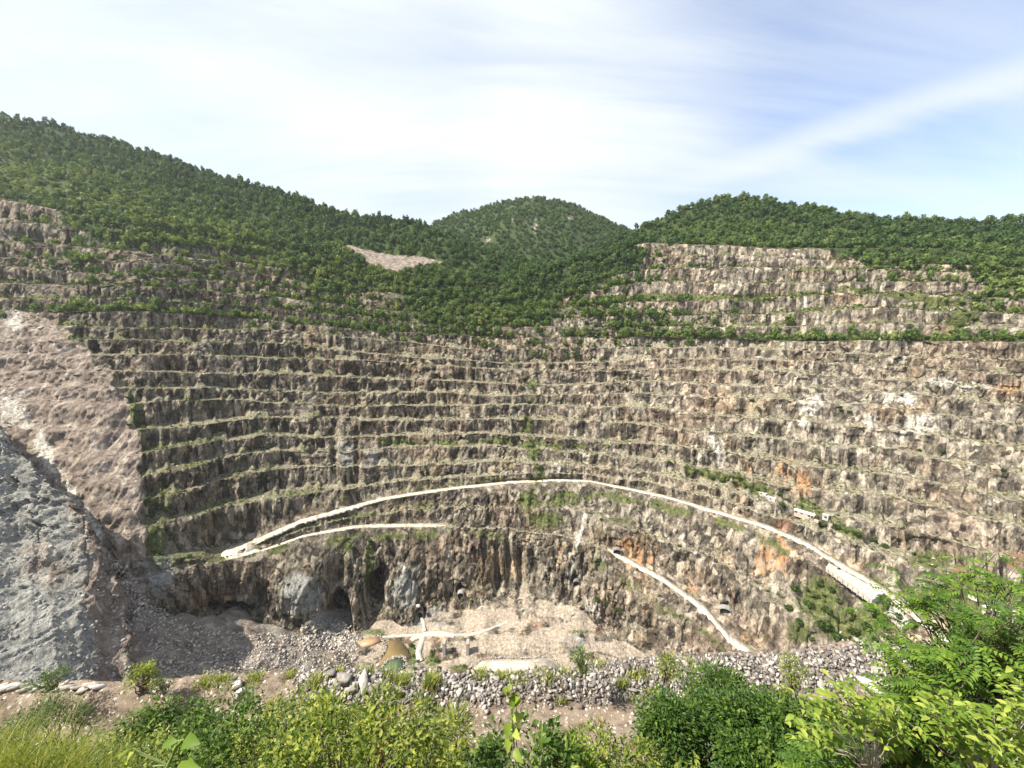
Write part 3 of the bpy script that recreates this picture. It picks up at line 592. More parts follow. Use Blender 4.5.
def terr(px, py, lift=0.0):
    i, j = near_idx(px, py, GX, GY); return Vector((X2[i, j], Y2[i, j], Z2[i, j] + lift))

# ------------------------------------------------------------------ roads as sheets on their ledges
def ledge_road(name, Yk, Zk, wid, x0, x1, lo=0.06, hi=0.80, wob=0.0):
    m = np.nonzero((PX >= x0) & (PX <= x1))[0]; n = len(m); v = []
    for k, u in enumerate((lo, lo, hi, hi)):
        uu = u + wob * 0.45 * (fbm(PX[m] / 2.2, PX[m] * 0 + k // 2 * 7.7, PX[m] * 0, 2) - 0.5) + wob * 0.4 * (fbm(PX[m] / 22.0, PX[m] * 0 + k // 2 * 3.7, PX[m] * 0, 2) - 0.5)
        ends = np.sqrt(np.clip(np.minimum(np.arange(n), np.arange(n)[::-1]) / 10.0, 0.02, 1)); uu = (lo + hi) / 2 + (uu - (lo + hi) / 2) * ends
        y_ = Yk[m] + wid[m] * uu; z_ = Zk[m] + 0.06 * wid[m] * uu + (0.22 if k in (1, 2) else -1.0)
        v.append(np.stack([xof(PX[m], y_, z_), y_, z_], 1))
    Vv = np.stack(v, 1).reshape(-1, 3); o = link(name, np_mesh(name, Vv, grid_faces(n, 4)[:, ::-1], 4), M['road']); return tag(o, kind='structure')
ledge_road('road', YT, ZT, wT, 222, 1150, wob=0.6); ledge_road('road', YU, ZU, wU, 224, 447, wob=0.6); ledge_road('road', YU, ZU, wU, 607, 752, lo=0.0, hi=0.95, wob=0.6)
# turning place of the hairpin
ledge_road('road', YU, ZU - 0.05, YT - YU + 0.7 * wT, 221, 258, lo=0.02, hi=1.0, wob=0.2)
hp = [(221, 561), (228, 553), (240, 548), (262, 541), (262, 546), (252, 550), (266, 549.5), (268, 553), (250, 557), (238, 562), (228, 563)]
def poly_sheet(name, P, mat, thick=0.6, kind='structure'):
    n = len(P); c = np.mean(np.array(P), 0)
    Vv = [tuple(c)] + [tuple(p) for p in P] + [(p[0], p[1], p[2] - thick) for p in P]
    Fc = [(0, 1 + i, 1 + (i + 1) % n) for i in range(n)]
    for i in range(n): j = (i + 1) % n; Fc += [(1 + i, 1 + n + i, 1 + n + j), (1 + i, 1 + n + j, 1 + j)]
    o = link(name, np_mesh(name, np.array(Vv), np.array(Fc), 3), mat); return tag(o, kind=kind) if kind else o
def at_z(px, py, z): Y_ = -z / float(trow(py)); return (float(xof(px, Y_, z)), Y_, z)
poly_sheet('silt_bank', [at_z(a, b, ZP2 + 0.9) for a, b in [(474, 668), (482, 661), (500, 659), (520, 660), (545, 658), (553, 662), (560, 668), (545, 671), (500, 671)]], M['road'], 1.2)
# ponds
def pond(name, pp, mat, z): return poly_sheet(name, [at_z(a, b, z) for a, b in pp], mat, 1.5)
pond('pond_water', [(386, 641), (400, 640), (407, 648), (410, 657), (398, 657), (388, 662), (376, 668), (370, 668), (380, 658), (386, 650)], M['pond_brown'], ZP + 0.5)
pond('pond_water', [(378, 671), (388, 663), (395, 659), (404, 660), (403, 668), (398, 675), (380, 676)], M['pond_green'], ZP + 0.7)
pond('pond_water', [(358, 642), (366, 638), (378, 637), (381, 640), (372, 644), (362, 646)], M['pond_orange'], ZP + 0.6)

# ------------------------------------------------------------------ the air
hb = bpy.data.meshes.new('haze'); X0, X1, Y0_, Y1_, Z0_, Z1_ = -6500, 6500, -40, 3200, -330, 620
hb.from_pydata([(a, b, c) for a in (X0, X1) for b in (Y0_, Y1_) for c in (Z0_, Z1_)], [], [(0, 1, 3, 2), (4, 6, 7, 5), (0, 4, 5, 1), (2, 3, 7, 6), (0, 2, 6, 4), (1, 5, 7, 3)])
hm_ = bpy.data.materials.new('haze_air'); hm_.use_nodes = True; ht = hm_.node_tree; ht.nodes.clear(); hv = ht.nodes.new('ShaderNodeVolumePrincipled'); ho = ht.nodes.new('ShaderNodeOutputMaterial')
hv.inputs['Color'].default_value = (0.90, 0.95, 1.0, 1); hv.inputs['Density'].default_value = 0.00004; hv.inputs['Anisotropy'].default_value = 0.3; ht.links.new(hv.outputs[0], ho.inputs['Volume'])
tag(link('haze', hb, hm_), kind='stuff')

# ------------------------------------------------------------------ distant central hill and the bare spur on the left
def hill_strip(name, px, Yb, Zb, Yr, rowr, nb, amp1, amp2, back=500, zback=-60):
    Zr = -trow(rowr) * Yr; Yl = []; Zl = []
    for k in range(nb + 1):
        u = k / nb; Yl.append(Yb + (Yr - Yb) * u); Zl.append(Zb + (Zr - Zb) * (u ** 0.9))
    for k in range(1, 13):
        u = k / 12; Yl.append(Yr + back * u); Zl.append(Zr + (zback - Zr) * u ** 1.3)
    Y_ = np.stack(Yl, 1); Z_ = np.stack(Zl, 1); X_ = xof(px[:, None], Y_, Z_)
    k = np.ones(Y_.shape[1]); k[nb - 2:nb + 3] = 0.45
    Z_ = Z_ + ((fbm(X_ / 150, Y_ / 150, Z_ * 0 + 3, 3) - 0.5) * amp1 + (fbm(X_ / 40, Y_ / 40, Z_ * 0 + 5, 3) - 0.5) * amp2) * k[None]
    return X_, Y_, Z_
hpx = np.arange(330, 760, 1.5)
hrow = smooth(np.interp(hpx, [330, 400, 425, 440, 455, 475, 490, 510, 530, 545, 560, 575, 590, 612, 628, 680, 760], [262, 240, 229, 220, 212, 209, 206, 201, 199, 200, 203, 208, 214, 224, 233, 262, 290]), 3)
HX, HY, HZ = hill_strip('h', hpx, 880 + 0 * hpx, 60 + 0 * hpx, 1350 + 0 * hpx, hrow, 110, 40, 16)
hgx, hgy = project(HX, HY, HZ)
me = np_mesh('hill', np.stack([HX, HY, HZ], -1).reshape(-1, 3), grid_faces(*HX.shape), 4)
hw = np.zeros(hgx.shape)
for bx, by, sx, sy in ((571, 218, 5, 4), (585, 216, 3, 3), (535, 226, 6, 4), (536, 232, 4, 4), (512, 220, 2, 4), (488, 240, 6, 4), (535, 219, 3, 2)): hw = np.maximum(hw, np.exp(-(((hgx - bx) / sx) ** 2 + ((hgy - by) / sy) ** 2)) * (0.35 + 0.5 * fbm(HX / 12, HY / 12, HZ / 12, 2)))
attr(me, 'mA', np.stack([0 * hw, np.clip(1 - hw * 1.4, 0, 1), 0 * hw], -1).reshape(-1, 3)); attr(me, 'mB', np.stack([0 * hw, hw, 0 * hw], -1).reshape(-1, 3)); attr(me, 'mC', np.stack([0 * hw] * 3, -1).reshape(-1, 3))
o = link('hill', me, M['terrain']); tag(o, kind='structure')

spx = np.arange(-330, 172, 1.0)
srow = smooth(np.interp(spx, [-330, -150, -60, 0, 30, 60, 78, 100, 112, 125, 135, 145, 172], [250, 330, 385, 424, 452, 488, 512, 540, 566, 590, 632, 690, 730]), 4)
srow = srow + (fbm(spx / 26.0, spx * 0, spx * 0 + 3, 4, 0.6) - 0.5) * 34 * sstep(150, 120, spx)
sY = smooth(np.interp(spx, [-330, -60, 0, 60, 100, 125, 150, 172], [300, 300, 292, 262, 238, 224, 196, 180]), 10)
sZ = -trow(srow) * sY
Yl = []; Zl = []
bY = sY - np.interp(spx, [-330, 0, 60, 125, 172], [150, 140, 105, 45, 28]); bZ = np.minimum(-trow(705) * bY - 10, sZ - 8)
for k in range(240):
    u = k / 240; Yl.append(bY + (sY - bY) * u); Zl.append(bZ + (sZ - bZ) * (u ** 1.12))
for k in range(60):
    u = k / 59; Yl.append(sY + 70 * u); Zl.append(sZ - 115 * u ** 1.1)
SY = np.stack(Yl, 1); SZ = np.stack(Zl, 1); SX = xof(spx[:, None], SY, SZ); spg, syg = project(SX, SY, SZ)
# ridged relief: gullies run down from the crest
wq = fbm(SX / 40, SY / 40, SZ / 40, 3) * 1.6; n_a = 1 - np.abs(2 * fbm(SX / 26 + wq, SY / 120, SZ / 120, 5, 0.6) - 1); n_c = 1 - np.abs(2 * fbm(SX / 8 + wq * 2, SY / 26, SZ / 26, 5, 0.62) - 1); cd, ed = cellv(SX / 5 - SZ / 9, SZ / 6, 9); n_b = fbm(SX / 9, SY / 9, SZ / 12, 4, 0.6)
cc, ee = cellv(SX / 12 + SZ / 20, SZ / 14, 5)
dd = (n_a - 0.6) * 15 + (n_b - 0.5) * (4 + 12 * sstep(660, 480, syg)) + (cc - 0.5) * 6 * sstep(640, 520, syg) + (n_c - 0.7) * 5 * (0.4 + 0.9 * sstep(680, 500, syg)) + (cd - 0.5) * 2.2 + (fbm(SX / 2.2, SY / 2.2, SZ / 2.2, 3, 0.6) - 0.5) * 2.4
SY2 = SY - dd * 0.7; SZ2 = SZ + dd * 0.45; SX2 = SX + (fbm(SX / 14, SY / 14, SZ / 14, 3) - 0.5) * 6
me = np_mesh('spur', np.stack([SX2, SY2, SZ2], -1).reshape(-1, 3), grid_faces(*SX.shape), 4)
spn = (fbm(SX / 25, SY / 25, SZ / 25, 3) - .4) * 1.2
sp_p = np.maximum(np.exp(-((spg - 120 - (syg - 600) * 0.12) / 16) ** 2) * 0.9, np.exp(-(((spg - 60) / 30) ** 2 + ((syg - 570) / 30) ** 2)) * 0.6)
sp_o = np.maximum(np.exp(-(((spg - 55) / 14) ** 2 + ((syg - 585) / 14) ** 2)) * 0.55, np.exp(-(((spg - 136) / 6) ** 2 + ((syg - 620) / 50) ** 2)) * 0.75)
sp_p = np.clip(sp_p + spn + 0.75 * sstep(70, 110, spg - (syg - 600) * 0.1), 0, 1)
sp_w = np.exp(-(((spg - 100) / 16) ** 2 + ((syg - 600) / 26) ** 2)) * 0.5
z0 = 0 * sp_p
attr(me, 'mA', np.stack([z0, z0, z0], -1).reshape(-1, 3)); attr(me, 'mB', np.stack([sp_o * 0.6, sp_w, sp_p], -1).reshape(-1, 3)); attr(me, 'mC', np.stack([1 - sp_p, z0, z0], -1).reshape(-1, 3))
o = link('rock_spur', me, M['terrain']); tag(o, kind='structure')

# ------------------------------------------------------------------ foreground ledge below the viewpoint
fpx_st = [-200, 0, 150, 220, 300, 350, 450, 560, 620, 740, 800, 870, 920, 1200]
fedge = [684, 683, 684, 677, 673, 674, 673, 670, 658, 656, 654, 641, 646, 690]
ZB, ZE = -20.0, -19.2
fX = np.arange(-62, 62, 0.11)
fYv = np.concatenate([np.arange(-6, 15, 0.22), np.arange(15, 24.5, 0.08), np.arange(24.5, 40, 0.4)])
def fg_height(x, y):
    pxa, _ = project(x, np.full_like(x, 21.0), np.full_like(x, -19.3))
    er = np.interp(pxa, fpx_st, fedge); ye = 19.2 / trow(er)                     # far lip of the ledge
    prof = np.interp(y, [-6, 0.4, 1.6, 4.2, 10, 14.6, 17.2], [-1.7, -1.8, -3.4, -7.2, -14.4, -19.0, ZB])
    lip = sstep(-1.9, -0.5, y - ye) * (ZE - ZB)
    z = np.where(y < 17.2, prof, ZB) + lip
    n = (fbm(x / 2.2, y / 2.2, x * 0, 4, 0.55) - 0.5)
    z = z + n * (0.6 * sstep(17, 15, y) + 0.12) + n * 0.55 * sstep(-1.9, -0.8, y - ye)
    over = np.maximum(y - ye - 0.25 * (vnoise(x / 1.5, x * 0, x * 0)), 0)
    return z - over * 2.4 - over ** 2 * 0.3, ye
FX, FY = np.meshgrid(fX, fYv, indexing='ij'); FZ, YE = fg_height(FX, FY)
me = np_mesh('ledge', np.stack([FX, FY, FZ], -1).reshape(-1, 3), grid_faces(*FX.shape), 4, True)
t = NT('ledge_soil'); nf = t.noise(2.2, 8, 0.7); nb = t.noise(0.5, 3, 0.6)
stripe = t.noise(0.9, 4, 0.6, t.co((0.12, 1.6, 1)))
c = t.cramp(nf, [(0.32, (0.070, 0.053, 0.037)), (0.48, (0.140, 0.108, 0.078)), (0.60, (0.215, 0.172, 0.130)), (0.72, (0.38, 0.335, 0.28))])
c = t.mix(t.math('MULTIPLY', t.ramp(stripe, 0.45, 0.6), 0.5), c, (0.27, 0.215, 0.158))
vc = t.vor(9, out='Color'); sp = t.n('ShaderNodeSeparateColor'); t.l(vc, sp.inputs[0])
c = t.mix(t.ramp(sp.outputs[1], 0.90, 0.95), c, (0.42, 0.38, 0.33))
sepz = t.n('ShaderNodeSeparateXYZ'); t.l(t.co(), sepz.inputs[0])
c = t.mix(t.math('MULTIPLY', t.ramp(sepz.outputs[1], 16.8, 15.5), 0.8), c, (0.075, 0.075, 0.035))
t.col(c); t.bump(t.math('ADD', nf, t.math('MULTIPLY', sp.outputs[0], 0.4)), 0.7, 0.12)
o = link('ground', me, t.m); tag(o, kind='structure')
def fgz(x, y): return float(fg_height(np.array([x]), np.array([y]))[0][0])
def fgp(px, py):                                            # where the line of sight meets the near ledge
    t_ = float(trow(py))
    for Y_ in np.arange(14, 26, 0.05):
        x_ = float(xof(px, Y_, -t_ * Y_))
        if fgz(x_, Y_) >= -t_ * Y_ - 0.02: return Vector((x_, Y_, fgz(x_, Y_)))
    return Vector((float(xof(px, 20, -19.5)), 20, -19.5))

# ------------------------------------------------------------------ rocks
def ico(sub):
    import bmesh
    b = bmesh.new(); bmesh.ops.create_icosphere(b, subdivisions=sub, radius=1); v = np.array([q_.co[:] for q_ in b.verts]); f = np.array([[q_.index for q_ in p.verts] for p in b.faces]); b.free(); return v, f
def rock_variant(seed, sub=2, rough=0.28):
    v, f = ico(sub); r = np.random.default_rng(seed)
    for _ in range(9):                                      # chop with planes for flat broken faces
        n = r.normal(size=3); n /= np.linalg.norm(n); k = 0.45 + 0.4 * r.random(); dd_ = v @ n; m = dd_ > k; v[m] -= np.outer(dd_[m] - k, n)
    v = v * (1 + (r.random((len(v), 1)) - 0.5) * rough * 0.35) * np.array([1.0, 0.6 + 0.35 * r.random(), 0.5 + 0.35 * r.random()]); return v, f
def shard(seed, n):
    import bmesh
    r = np.random.default_rng(seed); p = r.normal(size=(n, 3)); p /= np.linalg.norm(p, axis=1)[:, None]; p *= (0.75 + 0.35 * r.random((n, 1))); p *= np.array([1.0, 0.6 + 0.3 * r.random(), 0.45 + 0.35 * r.random()])
    b = bmesh.new(); [b.verts.new(q_) for q_ in p]; bmesh.ops.convex_hull(b, input=b.verts[:]); bmesh.ops.delete(b, geom=[v for v in b.verts if not v.link_faces], context='VERTS'); b.verts.index_update()
    v = np.array([q_.co[:] for q_ in b.verts]); f = np.array([[q_.index for q_ in g.verts] for g in b.faces]); b.free(); return v, f
RV0 = [rock_variant(80 + i, 1, 0.6) for i in range(5)]; RV1 = [shard(i, 9) for i in range(16)]; RV2 = [shard(60 + i, 11) for i in range(20)]
rr = np.random.default_rng(21)
def fg_points(n, poly, rng):
    xs = []; ys = np.array(poly); out = []
    x0, y0 = ys.min(0); x1, y1 = ys.max(0)
    while len(out) < n:
        a = rng.uniform(x0, x1, 4000); b = rng.uniform(y0, y1, 4000); m = in_poly(a, b, poly); out += list(zip(a[m], b[m]))
    return np.array(out[:n])
def fg_project(pp):
    t_ = trow(pp[:, 1]); Yc = np.full(len(pp), 14.0); done = np.zeros(len(pp), bool); res = Yc.copy()
    for Y_ in np.arange(14, 26, 0.06):
        yy = np.full(len(pp), Y_); zz_ = -t_ * yy; xx = xof(pp[:, 0], yy, zz_); h = fg_height(xx, yy)[0]
        hit = (~done) & (h >= zz_); res[hit] = Y_; done |= hit
    xx = xof(pp[:, 0], res, -t_ * res); return np.stack([xx, res, fg_height(xx, res)[0]], 1)[done], pp[done]
RUB = [(300, 672), (350, 668), (450, 671), (560, 670), (620, 661), (690, 657), (740, 658), (800, 655), (870, 643), (920, 645), (900, 670), (830, 690), (760, 690), (650, 700), (560, 698), (470, 702), (400, 706), (330, 704), (290, 690)]
P, _ = fg_project(fg_points(9500, RUB, rr)); P[:, 1] += rr.normal(size=len(P)) * 0.25; P[:, 2] = fg_height(P[:, 0], P[:, 1])[0]
sz = 0.045 + 0.20 * rr.random(len(P)) ** 3.2
S = np.stack([sz * (0.8 + 0.5 * rr.random(len(P))), sz, sz * (0.7 + 0.5 * rr.random(len(P)))], 1); P[:, 2] += sz * 0.3
o = link('rubble', bake('rubble', RV1, P, S, rr, full=True), M['rubble']); tag(o, kind='stuff')
P, _ = fg_project(fg_points(2600, [(0, 684), (300, 676), (340, 706), (650, 700), (760, 695), (760, 768), (440, 768), (420, 730), (200, 730), (0, 720)], rr))
sz = 0.025 + 0.06 * rr.random(len(P)) ** 2.5; S = np.stack([sz * 1.2, sz, sz * 0.8], 1)
o = link('gravel', bake('gravel', RV1, P, S, rr, full=True), M['gravel']); tag(o, kind='stuff')
rock_me = []
for v_, f_ in RV2:
    m_ = np_mesh('boulder', v_, f_, 3); attr(m_, 'rnd', np.full((len(v_), 3), rr.random())); rock_me.append(m_)
white_me = []
for m_ in rock_me: w_ = m_.copy(); w_.materials.append(M['whiterock']); white_me.append(w_)
for m_ in rock_me: m_.materials.append(M['rubble'])
def put_rock(p, s, ms, label, group, name='boulder', tilt=0.5, rz=None):
    o = bpy.data.objects.new(name, random.choice(ms)); COL.objects.link(o); o.location = p
    o.rotation_euler = (random.uniform(-tilt, tilt), random.uniform(-tilt, tilt), random.uniform(0, 6.28) if rz is None else rz); o.scale = s
    return tag(o, label, 'boulder', group)
pp = fg_points(225, RUB, rr); P, pq = fg_project(pp)
for p, (a, b) in zip(P, pq):
    s = random.uniform(0.13, 0.26) * (1.4 if random.random() < 0.15 else 1)
    lab, grp = (('rough grey boulder in the rubble bank below the ponds', 'boulders in the left end of the rubble bank') if a < 450 else
                ('pale grey boulder in the rubble bank below the white ledge', 'boulders in the middle of the rubble bank') if a < 650 else
                ('pale boulder on the far lip behind the round bush', 'boulders on the right end of the rubble bank'))
    put_rock((p[0], p[1], p[2] + s * 0.2), (s * random.uniform(0.9, 1.4), s, s * random.uniform(0.7, 1.0)), rock_me, lab, grp)
for i, (a, b, s) in enumerate([(342, 682, .95), (362, 684, .8), (352, 690, .6), (372, 692, .55), (330, 676, .6), (398, 690, .55), (388, 683, .5), (460, 694, .45), (468, 697, .4)]):
    p = fgp(a, b); put_rock(p + Vector((0, 0, s * .2)), (s, s * .7, s * .6), rock_me, 'large dark sided boulder at the left end of the rubble bank', 'largest boulders of the rubble bank')
for a in list(range(-8, 104, 7)) + [150, 158, 166, 176]:
    b = 690 + random.uniform(-3, 2); p = fgp(a, b + (4 if a > 120 else 0)); s = random.uniform(0.34, 0.55) if a < 120 else 0.28
    put_rock(p + Vector((0, 0, s * .25)), (s * 1.3, s * .6, s * .62), white_me,
             'white stone block in the row edging the dirt path' if a < 120 else 'small white stone in the short row right of the path shrub', 'white stones in a row along the path' if a < 120 else 'white stones right of the path shrub', 'edging_stone', 0.45, random.uniform(0.2, 0.9))
for a, b, s in [(236, 688, .42), (242, 694, .4), (238, 698, .3), (250, 726, .45), (258, 729, .35), (290, 700, .3), (296, 706, .28), (870, 640, .9), (880, 643, .7), (860, 645, .6), (898, 645, .7)]:
    p = fgp(a, b)
    put_rock(p + Vector((0, 0, s * .3)), (s, s * .8, s * .7), white_me, 'pale boulder among the left bushes' if a < 500 else 'pale boulder on the mound behind the lime sapling', 'pale boulders among the left bushes' if a < 500 else 'pale boulders on the right mound')
# talus below the slide and among the caves
def terr_points(n, poly, rng):
    m = in_poly(GX, GY, poly) & (np.arange(NR)[None] < 900); ii = np.nonzero(m.ravel())[0]; pick = rng.choice(ii, n)
    fl = lambda A: A.ravel()[pick]
    return np.stack([fl(X2), fl(Y2), fl(Z2)], 1) + rng.normal(size=(n, 3)) * np.array([0.8, 0.8, 0.1]), fl(GX), fl(GY)
TAL = [(104, 540), (122, 568), (150, 600), (175, 618), (210, 628), (260, 634), (330, 636), (362, 640), (352, 668), (300, 690), (150, 695), (146, 640), (120, 600)]
P, _, _ = terr_points(9000, TAL, rr); sz = 0.35 + 1.5 * rr.random(len(P)) ** 5
o = link('talus', bake('talus', RV1, P, np.stack([sz * 1.2, sz, sz * .9], 1), rr, full=True), M['talus']); tag(o, kind='stuff')
ii_ = rr.choice(SX2.size, 5000, p=(np.arange(SX2.shape[1])[None] * np.ones((SX2.shape[0], 1)) < 241).ravel() * (spg.ravel() > -40) / ((np.arange(SX2.shape[1])[None] * np.ones((SX2.shape[0], 1)) < 241).ravel() * (spg.ravel() > -40)).sum())
P = np.stack([SX2.ravel()[ii_], SY2.ravel()[ii_], SZ2.ravel()[ii_]], 1); sz = 0.2 + 1.5 * rr.random(len(P)) ** 6
o = link('spur_rubble', bake('spur_rubble', RV0, P, np.stack([sz * 1.2, sz, sz * .9], 1), rr, full=True), M['spurrock']); tag(o, kind='stuff')
P, _, _ = terr_points(900, [(300, 628), (340, 618), (362, 640), (352, 650), (300, 645)], rr); sz = 0.5 + 1.8 * rr.random(len(P)) ** 2
o = link('talus', bake('talus', RV1, P, np.stack([sz * 1.2, sz, sz * .9], 1), rr, full=True), M['talus']); tag(o, kind='stuff')
P, _, _ = terr_points(1500, [(360, 625), (420, 640), (470, 600), (620, 590), (640, 650), (600, 660), (480, 680), (400, 690), (360, 680)], rr); sz = 0.25 + 0.9 * rr.random(len(P)) ** 4
o = link('rubble', bake('rubble', RV1, P, np.stack([sz * 1.2, sz, sz * .9], 1), rr, full=True), M['talus']); tag(o, kind='stuff')

# ------------------------------------------------------------------ trees and scrub at a distance
def crown_variant(seed, n, up=1.0, leaf=0.30, lobes=5):
    r = np.random.default_rng(seed); c = r.normal(size=(lobes, 3)); c /= np.linalg.norm(c, axis=1)[:, None]; c *= 0.45 * r.random((lobes, 1)) + 0.15; c[:, 2] = np.abs(c[:, 2]) * 0.9
    V_ = []; F_ = []
    for k in range(n):
        q_ = r.normal(size=3); q_ /= np.linalg.norm(q_); rad = 0.40 + 0.22 * r.random(); p = c[r.integers(lobes)] + q_ * rad; p[2] = p[2] * up + 0.55 * up + 0.15
        nrm = q_ + r.normal(size=3) * 0.5; nrm /= np.linalg.norm(nrm); a = np.cross(nrm, r.normal(size=3)); a /= np.linalg.norm(a) + 1e-9; b = np.cross(nrm, a); s = leaf * (0.6 + 0.8 * r.random())
        i0 = len(V_); V_ += [p + a * s, p - a * s * 0.6 + b * s * 0.8, p - a * s * 0.6 - b * s * 0.8]; F_.append((i0, i0 + 1, i0 + 2))
    for k in range(3):                                       # trunk: a thin three-sided tapered post
        i0 = len(V_); a0 = k * 2.09; a1 = a0 + 2.09
        V_ += [np.array((math.cos(a0) * .06, math.sin(a0) * .06, -0.25)), np.array((math.cos(a1) * .06, math.sin(a1) * .06, -0.25)), np.array((0, 0, 0.8 * up))]; F_.append((i0, i0 + 1, i0 + 2))
    return np.array(V_), np.array(F_)
CV = [crown_variant(100 + i, 70, 0.95 + 0.1 * (i % 4)) for i in range(8)]
SV = [crown_variant(200 + i, 34, 0.7, 0.34, 3) for i in range(6)]
def area_sample(Xg, Yg, Zg, w, n, rng):
    ax = np.diff(Xg, axis=0)[:, :-1]; ay = np.diff(Yg, axis=0)[:, :-1]; bx = np.diff(Xg, axis=1)[:-1]; by = np.diff(Yg, axis=1)[:-1]
    A_ = np.abs(ax * by - ay * bx) * w[:-1, :-1]; p = A_.ravel() / A_.sum(); idx = rng.choice(len(p), n, p=p); i, j = np.unravel_index(idx, A_.shape)
    u, v = rng.random(n), rng.random(n)
    def f(G): return G[i, j] + (G[i + 1, j] - G[i, j]) * u + (G[i, j + 1] - G[i, j]) * v
    return np.stack([f(Xg), f(Yg), f(Zg)], 1), i, j
tr = np.random.default_rng(77)
infr = ((GX > -120) & (GX < 1150) & (Y2 > 60)) * 1.0
vis = infr * (Y2 < (YH[:, None] + 25))
wf = np.clip((forest > 0.5) * 1.0, 0, 1) * vis * (1 - pale_mid * 0.98) * (0.75 + 0.5 * sstep(0.3, 0.6, fbm(X2 / 30, Y2 / 30, Z2 * 0, 2))) 
wf = np.maximum(wf, infr * mixt * 0.9) * np.where(wallz > 0.5, 1.8, 1.0)
P1, i1, j1 = area_sample(X2, Y2, Z2, wf, 20500, tr)
kind1 = np.zeros(len(P1))
P2, i2, j2 = area_sample(HX, HY, HZ, np.clip(1 - hw * 1.5, 0, 1) * (np.arange(HX.shape[1])[None] < 116), 10000, tr)
Pt = np.concatenate([P1, P2]); s = np.concatenate([1.5 + 4.6 * tr.random(len(P1)) ** 2.4, 3.4 + 2.8 * tr.random(len(P2))])
# nearer forest is brighter, younger growth; the upper left slope is dark pine-like wood
pgx, pgy = project(Pt[:, 0], Pt[:, 1], Pt[:, 2])
young = np.clip(fbm(Pt[:, 0] / 45, Pt[:, 1] / 45, Pt[:, 2] * 0, 3) * 1.5 - 0.25, 0, 1)
lowpart = sstep(0.0, 1.0, (pgy - np.interp(pgx, PX, RH)) / 70.0); lowpart[len(P1):] = 0.25
rt = np.clip(0.06 + 0.55 * tr.random(len(Pt)) ** 1.4 * (0.55 + lowpart) + 0.55 * young * lowpart, 0, 1)
hgt = s * (0.9 + 0.5 * tr.random(len(Pt))); hgt = hgt * np.where(pgx < 430, 1.0 + 0.35 * (1 - lowpart), 1.0)
S = np.stack([s, s, hgt], 1)
size = s / np.hypot(Pt[:, 0], Pt[:, 1]); okv = (pgx > 3) & (pgx < 1020) & (pgy > 100); rank = np.argsort(-(size * okv)); big = np.zeros(len(Pt), bool)
# single trees: the largest ones and the ones along the skyline
sky_d = np.abs(pgy - np.interp(pgx, PX, RH)) < 2.0
skyline = np.nonzero(sky_d & okv & (np.arange(len(Pt)) < len(P1)) & (pgx > 640))[0]
big[rank[:190]] = True; big[skyline[np.argsort(-size[skyline])[:80]]] = True
bi = np.nonzero(big)[0]
o = link('forest', bake('forest', CV, Pt[~big], S[~big], tr, 0.12, tint=rt[~big]), M['forest']); tag(o, kind='stuff')
tree_me = []
for k in range(12):
    v_, f_ = crown_variant(300 + k, 190, 1.0, 0.2, 7); m_ = np_mesh('tree', v_, f_, 3); c_ = 0.3 + 0.05 * k
    rv_ = np.repeat(np.random.default_rng(k).random(len(f_)) * 0.25 + c_ * 0.8, 3); attr(m_, 'rnd', np.stack([rv_] * 3, 1)); m_.materials.append(M['forest']); tree_me.append(m_)
def tlabel(px, py):
    if px < 330: return 'leafy green tree on the lower slope of the left hill', 'trees on the left hill'
    if px < 640: return 'leafy green tree in the wooded dip between the hills', 'trees in the dip between the hills'
    if px < 800: return 'leafy green tree on the round right hill above the benches', 'trees on the round right hill'
    return 'leafy green tree in the belt along the far right rim', 'trees along the far right rim'
for k in bi:
    o = bpy.data.objects.new('tree', tree_me[int(tr.integers(12))]); COL.objects.link(o); o.location = Pt[k]; o.scale = S[k] * 1.1; o.rotation_euler = (0, 0, tr.random() * 6.28)
    a, g = tlabel(pgx[k], pgy[k]); tag(o, a, 'tree', g)
for px_, py_, sc_ in ((922, 226, 5.5), (932, 226, 5.0), (915, 228, 4.5)):
    Yq = 590; zq = -float(trow(py_)) * Yq
    o = bpy.data.objects.new('tree', tree_me[int(tr.integers(12))]); COL.objects.link(o); o.location = (float(xof(px_, Yq, zq)), Yq, zq); o.scale = (sc_, sc_, sc_ * 1.7)
    tag(o, 'tall open tree standing above the right skyline', 'tree', 'tall trees above the right skyline')
# scrub on ledges
wl = tread * infr * wallz * (1 - slide2) * (GX < 1100) * (amp > 0.2) * (0.06 + sstep(0.46, 0.6, nzA) + sstep(0.5, 0.6, nzB)) + 0.10 * wallz * infr * (face > 0.5) * sstep(0.5, 0.65, nzB)
Pl, _i, _j = area_sample(X2, Y2, Z2, wl, 21000, tr); ls_ = 0.35 + 0.75 * tr.random(len(Pl)) ** 2.5
o = link('ledge_weeds', bake('ledge_weeds', [crown_variant(500 + i, 12, 0.6, 0.5, 2) for i in range(5)], Pl, np.stack([ls_ * 1.3, ls_ * 1.3, ls_ * .9], 1), tr, 0.2), M['weeds']); tag(o, kind='stuff')
Pl, _i, _j = area_sample(X2, Y2, Z2, tread * infr * wallz * (GX < 1100) * (amp > 0.2) + 0.1 * slide2, 18000, tr); ls_ = 0.25 + 1.1 * tr.random(len(Pl)) ** 5
o = link('ledge_rubble', bake('ledge_rubble', RV0, Pl, np.stack([ls_ * 1.2, ls_, ls_ * .9], 1), tr, full=True), M['talus']); tag(o, kind='stuff')
ws = np.clip(green - 0.45, 0, 1) ** 1.2 * infr * wallz * np.where(GY < 260, 0.2, 1) 
P3, i3, j3 = area_sample(X2, Y2, Z2, ws * (PXg < 1100) * (PXg > -60), 9500, tr)
ss = 0.45 + 1.3 * tr.random(len(P3)) ** 2.2; S3 = np.stack([ss * 1.2, ss * 1.2, ss], 1)
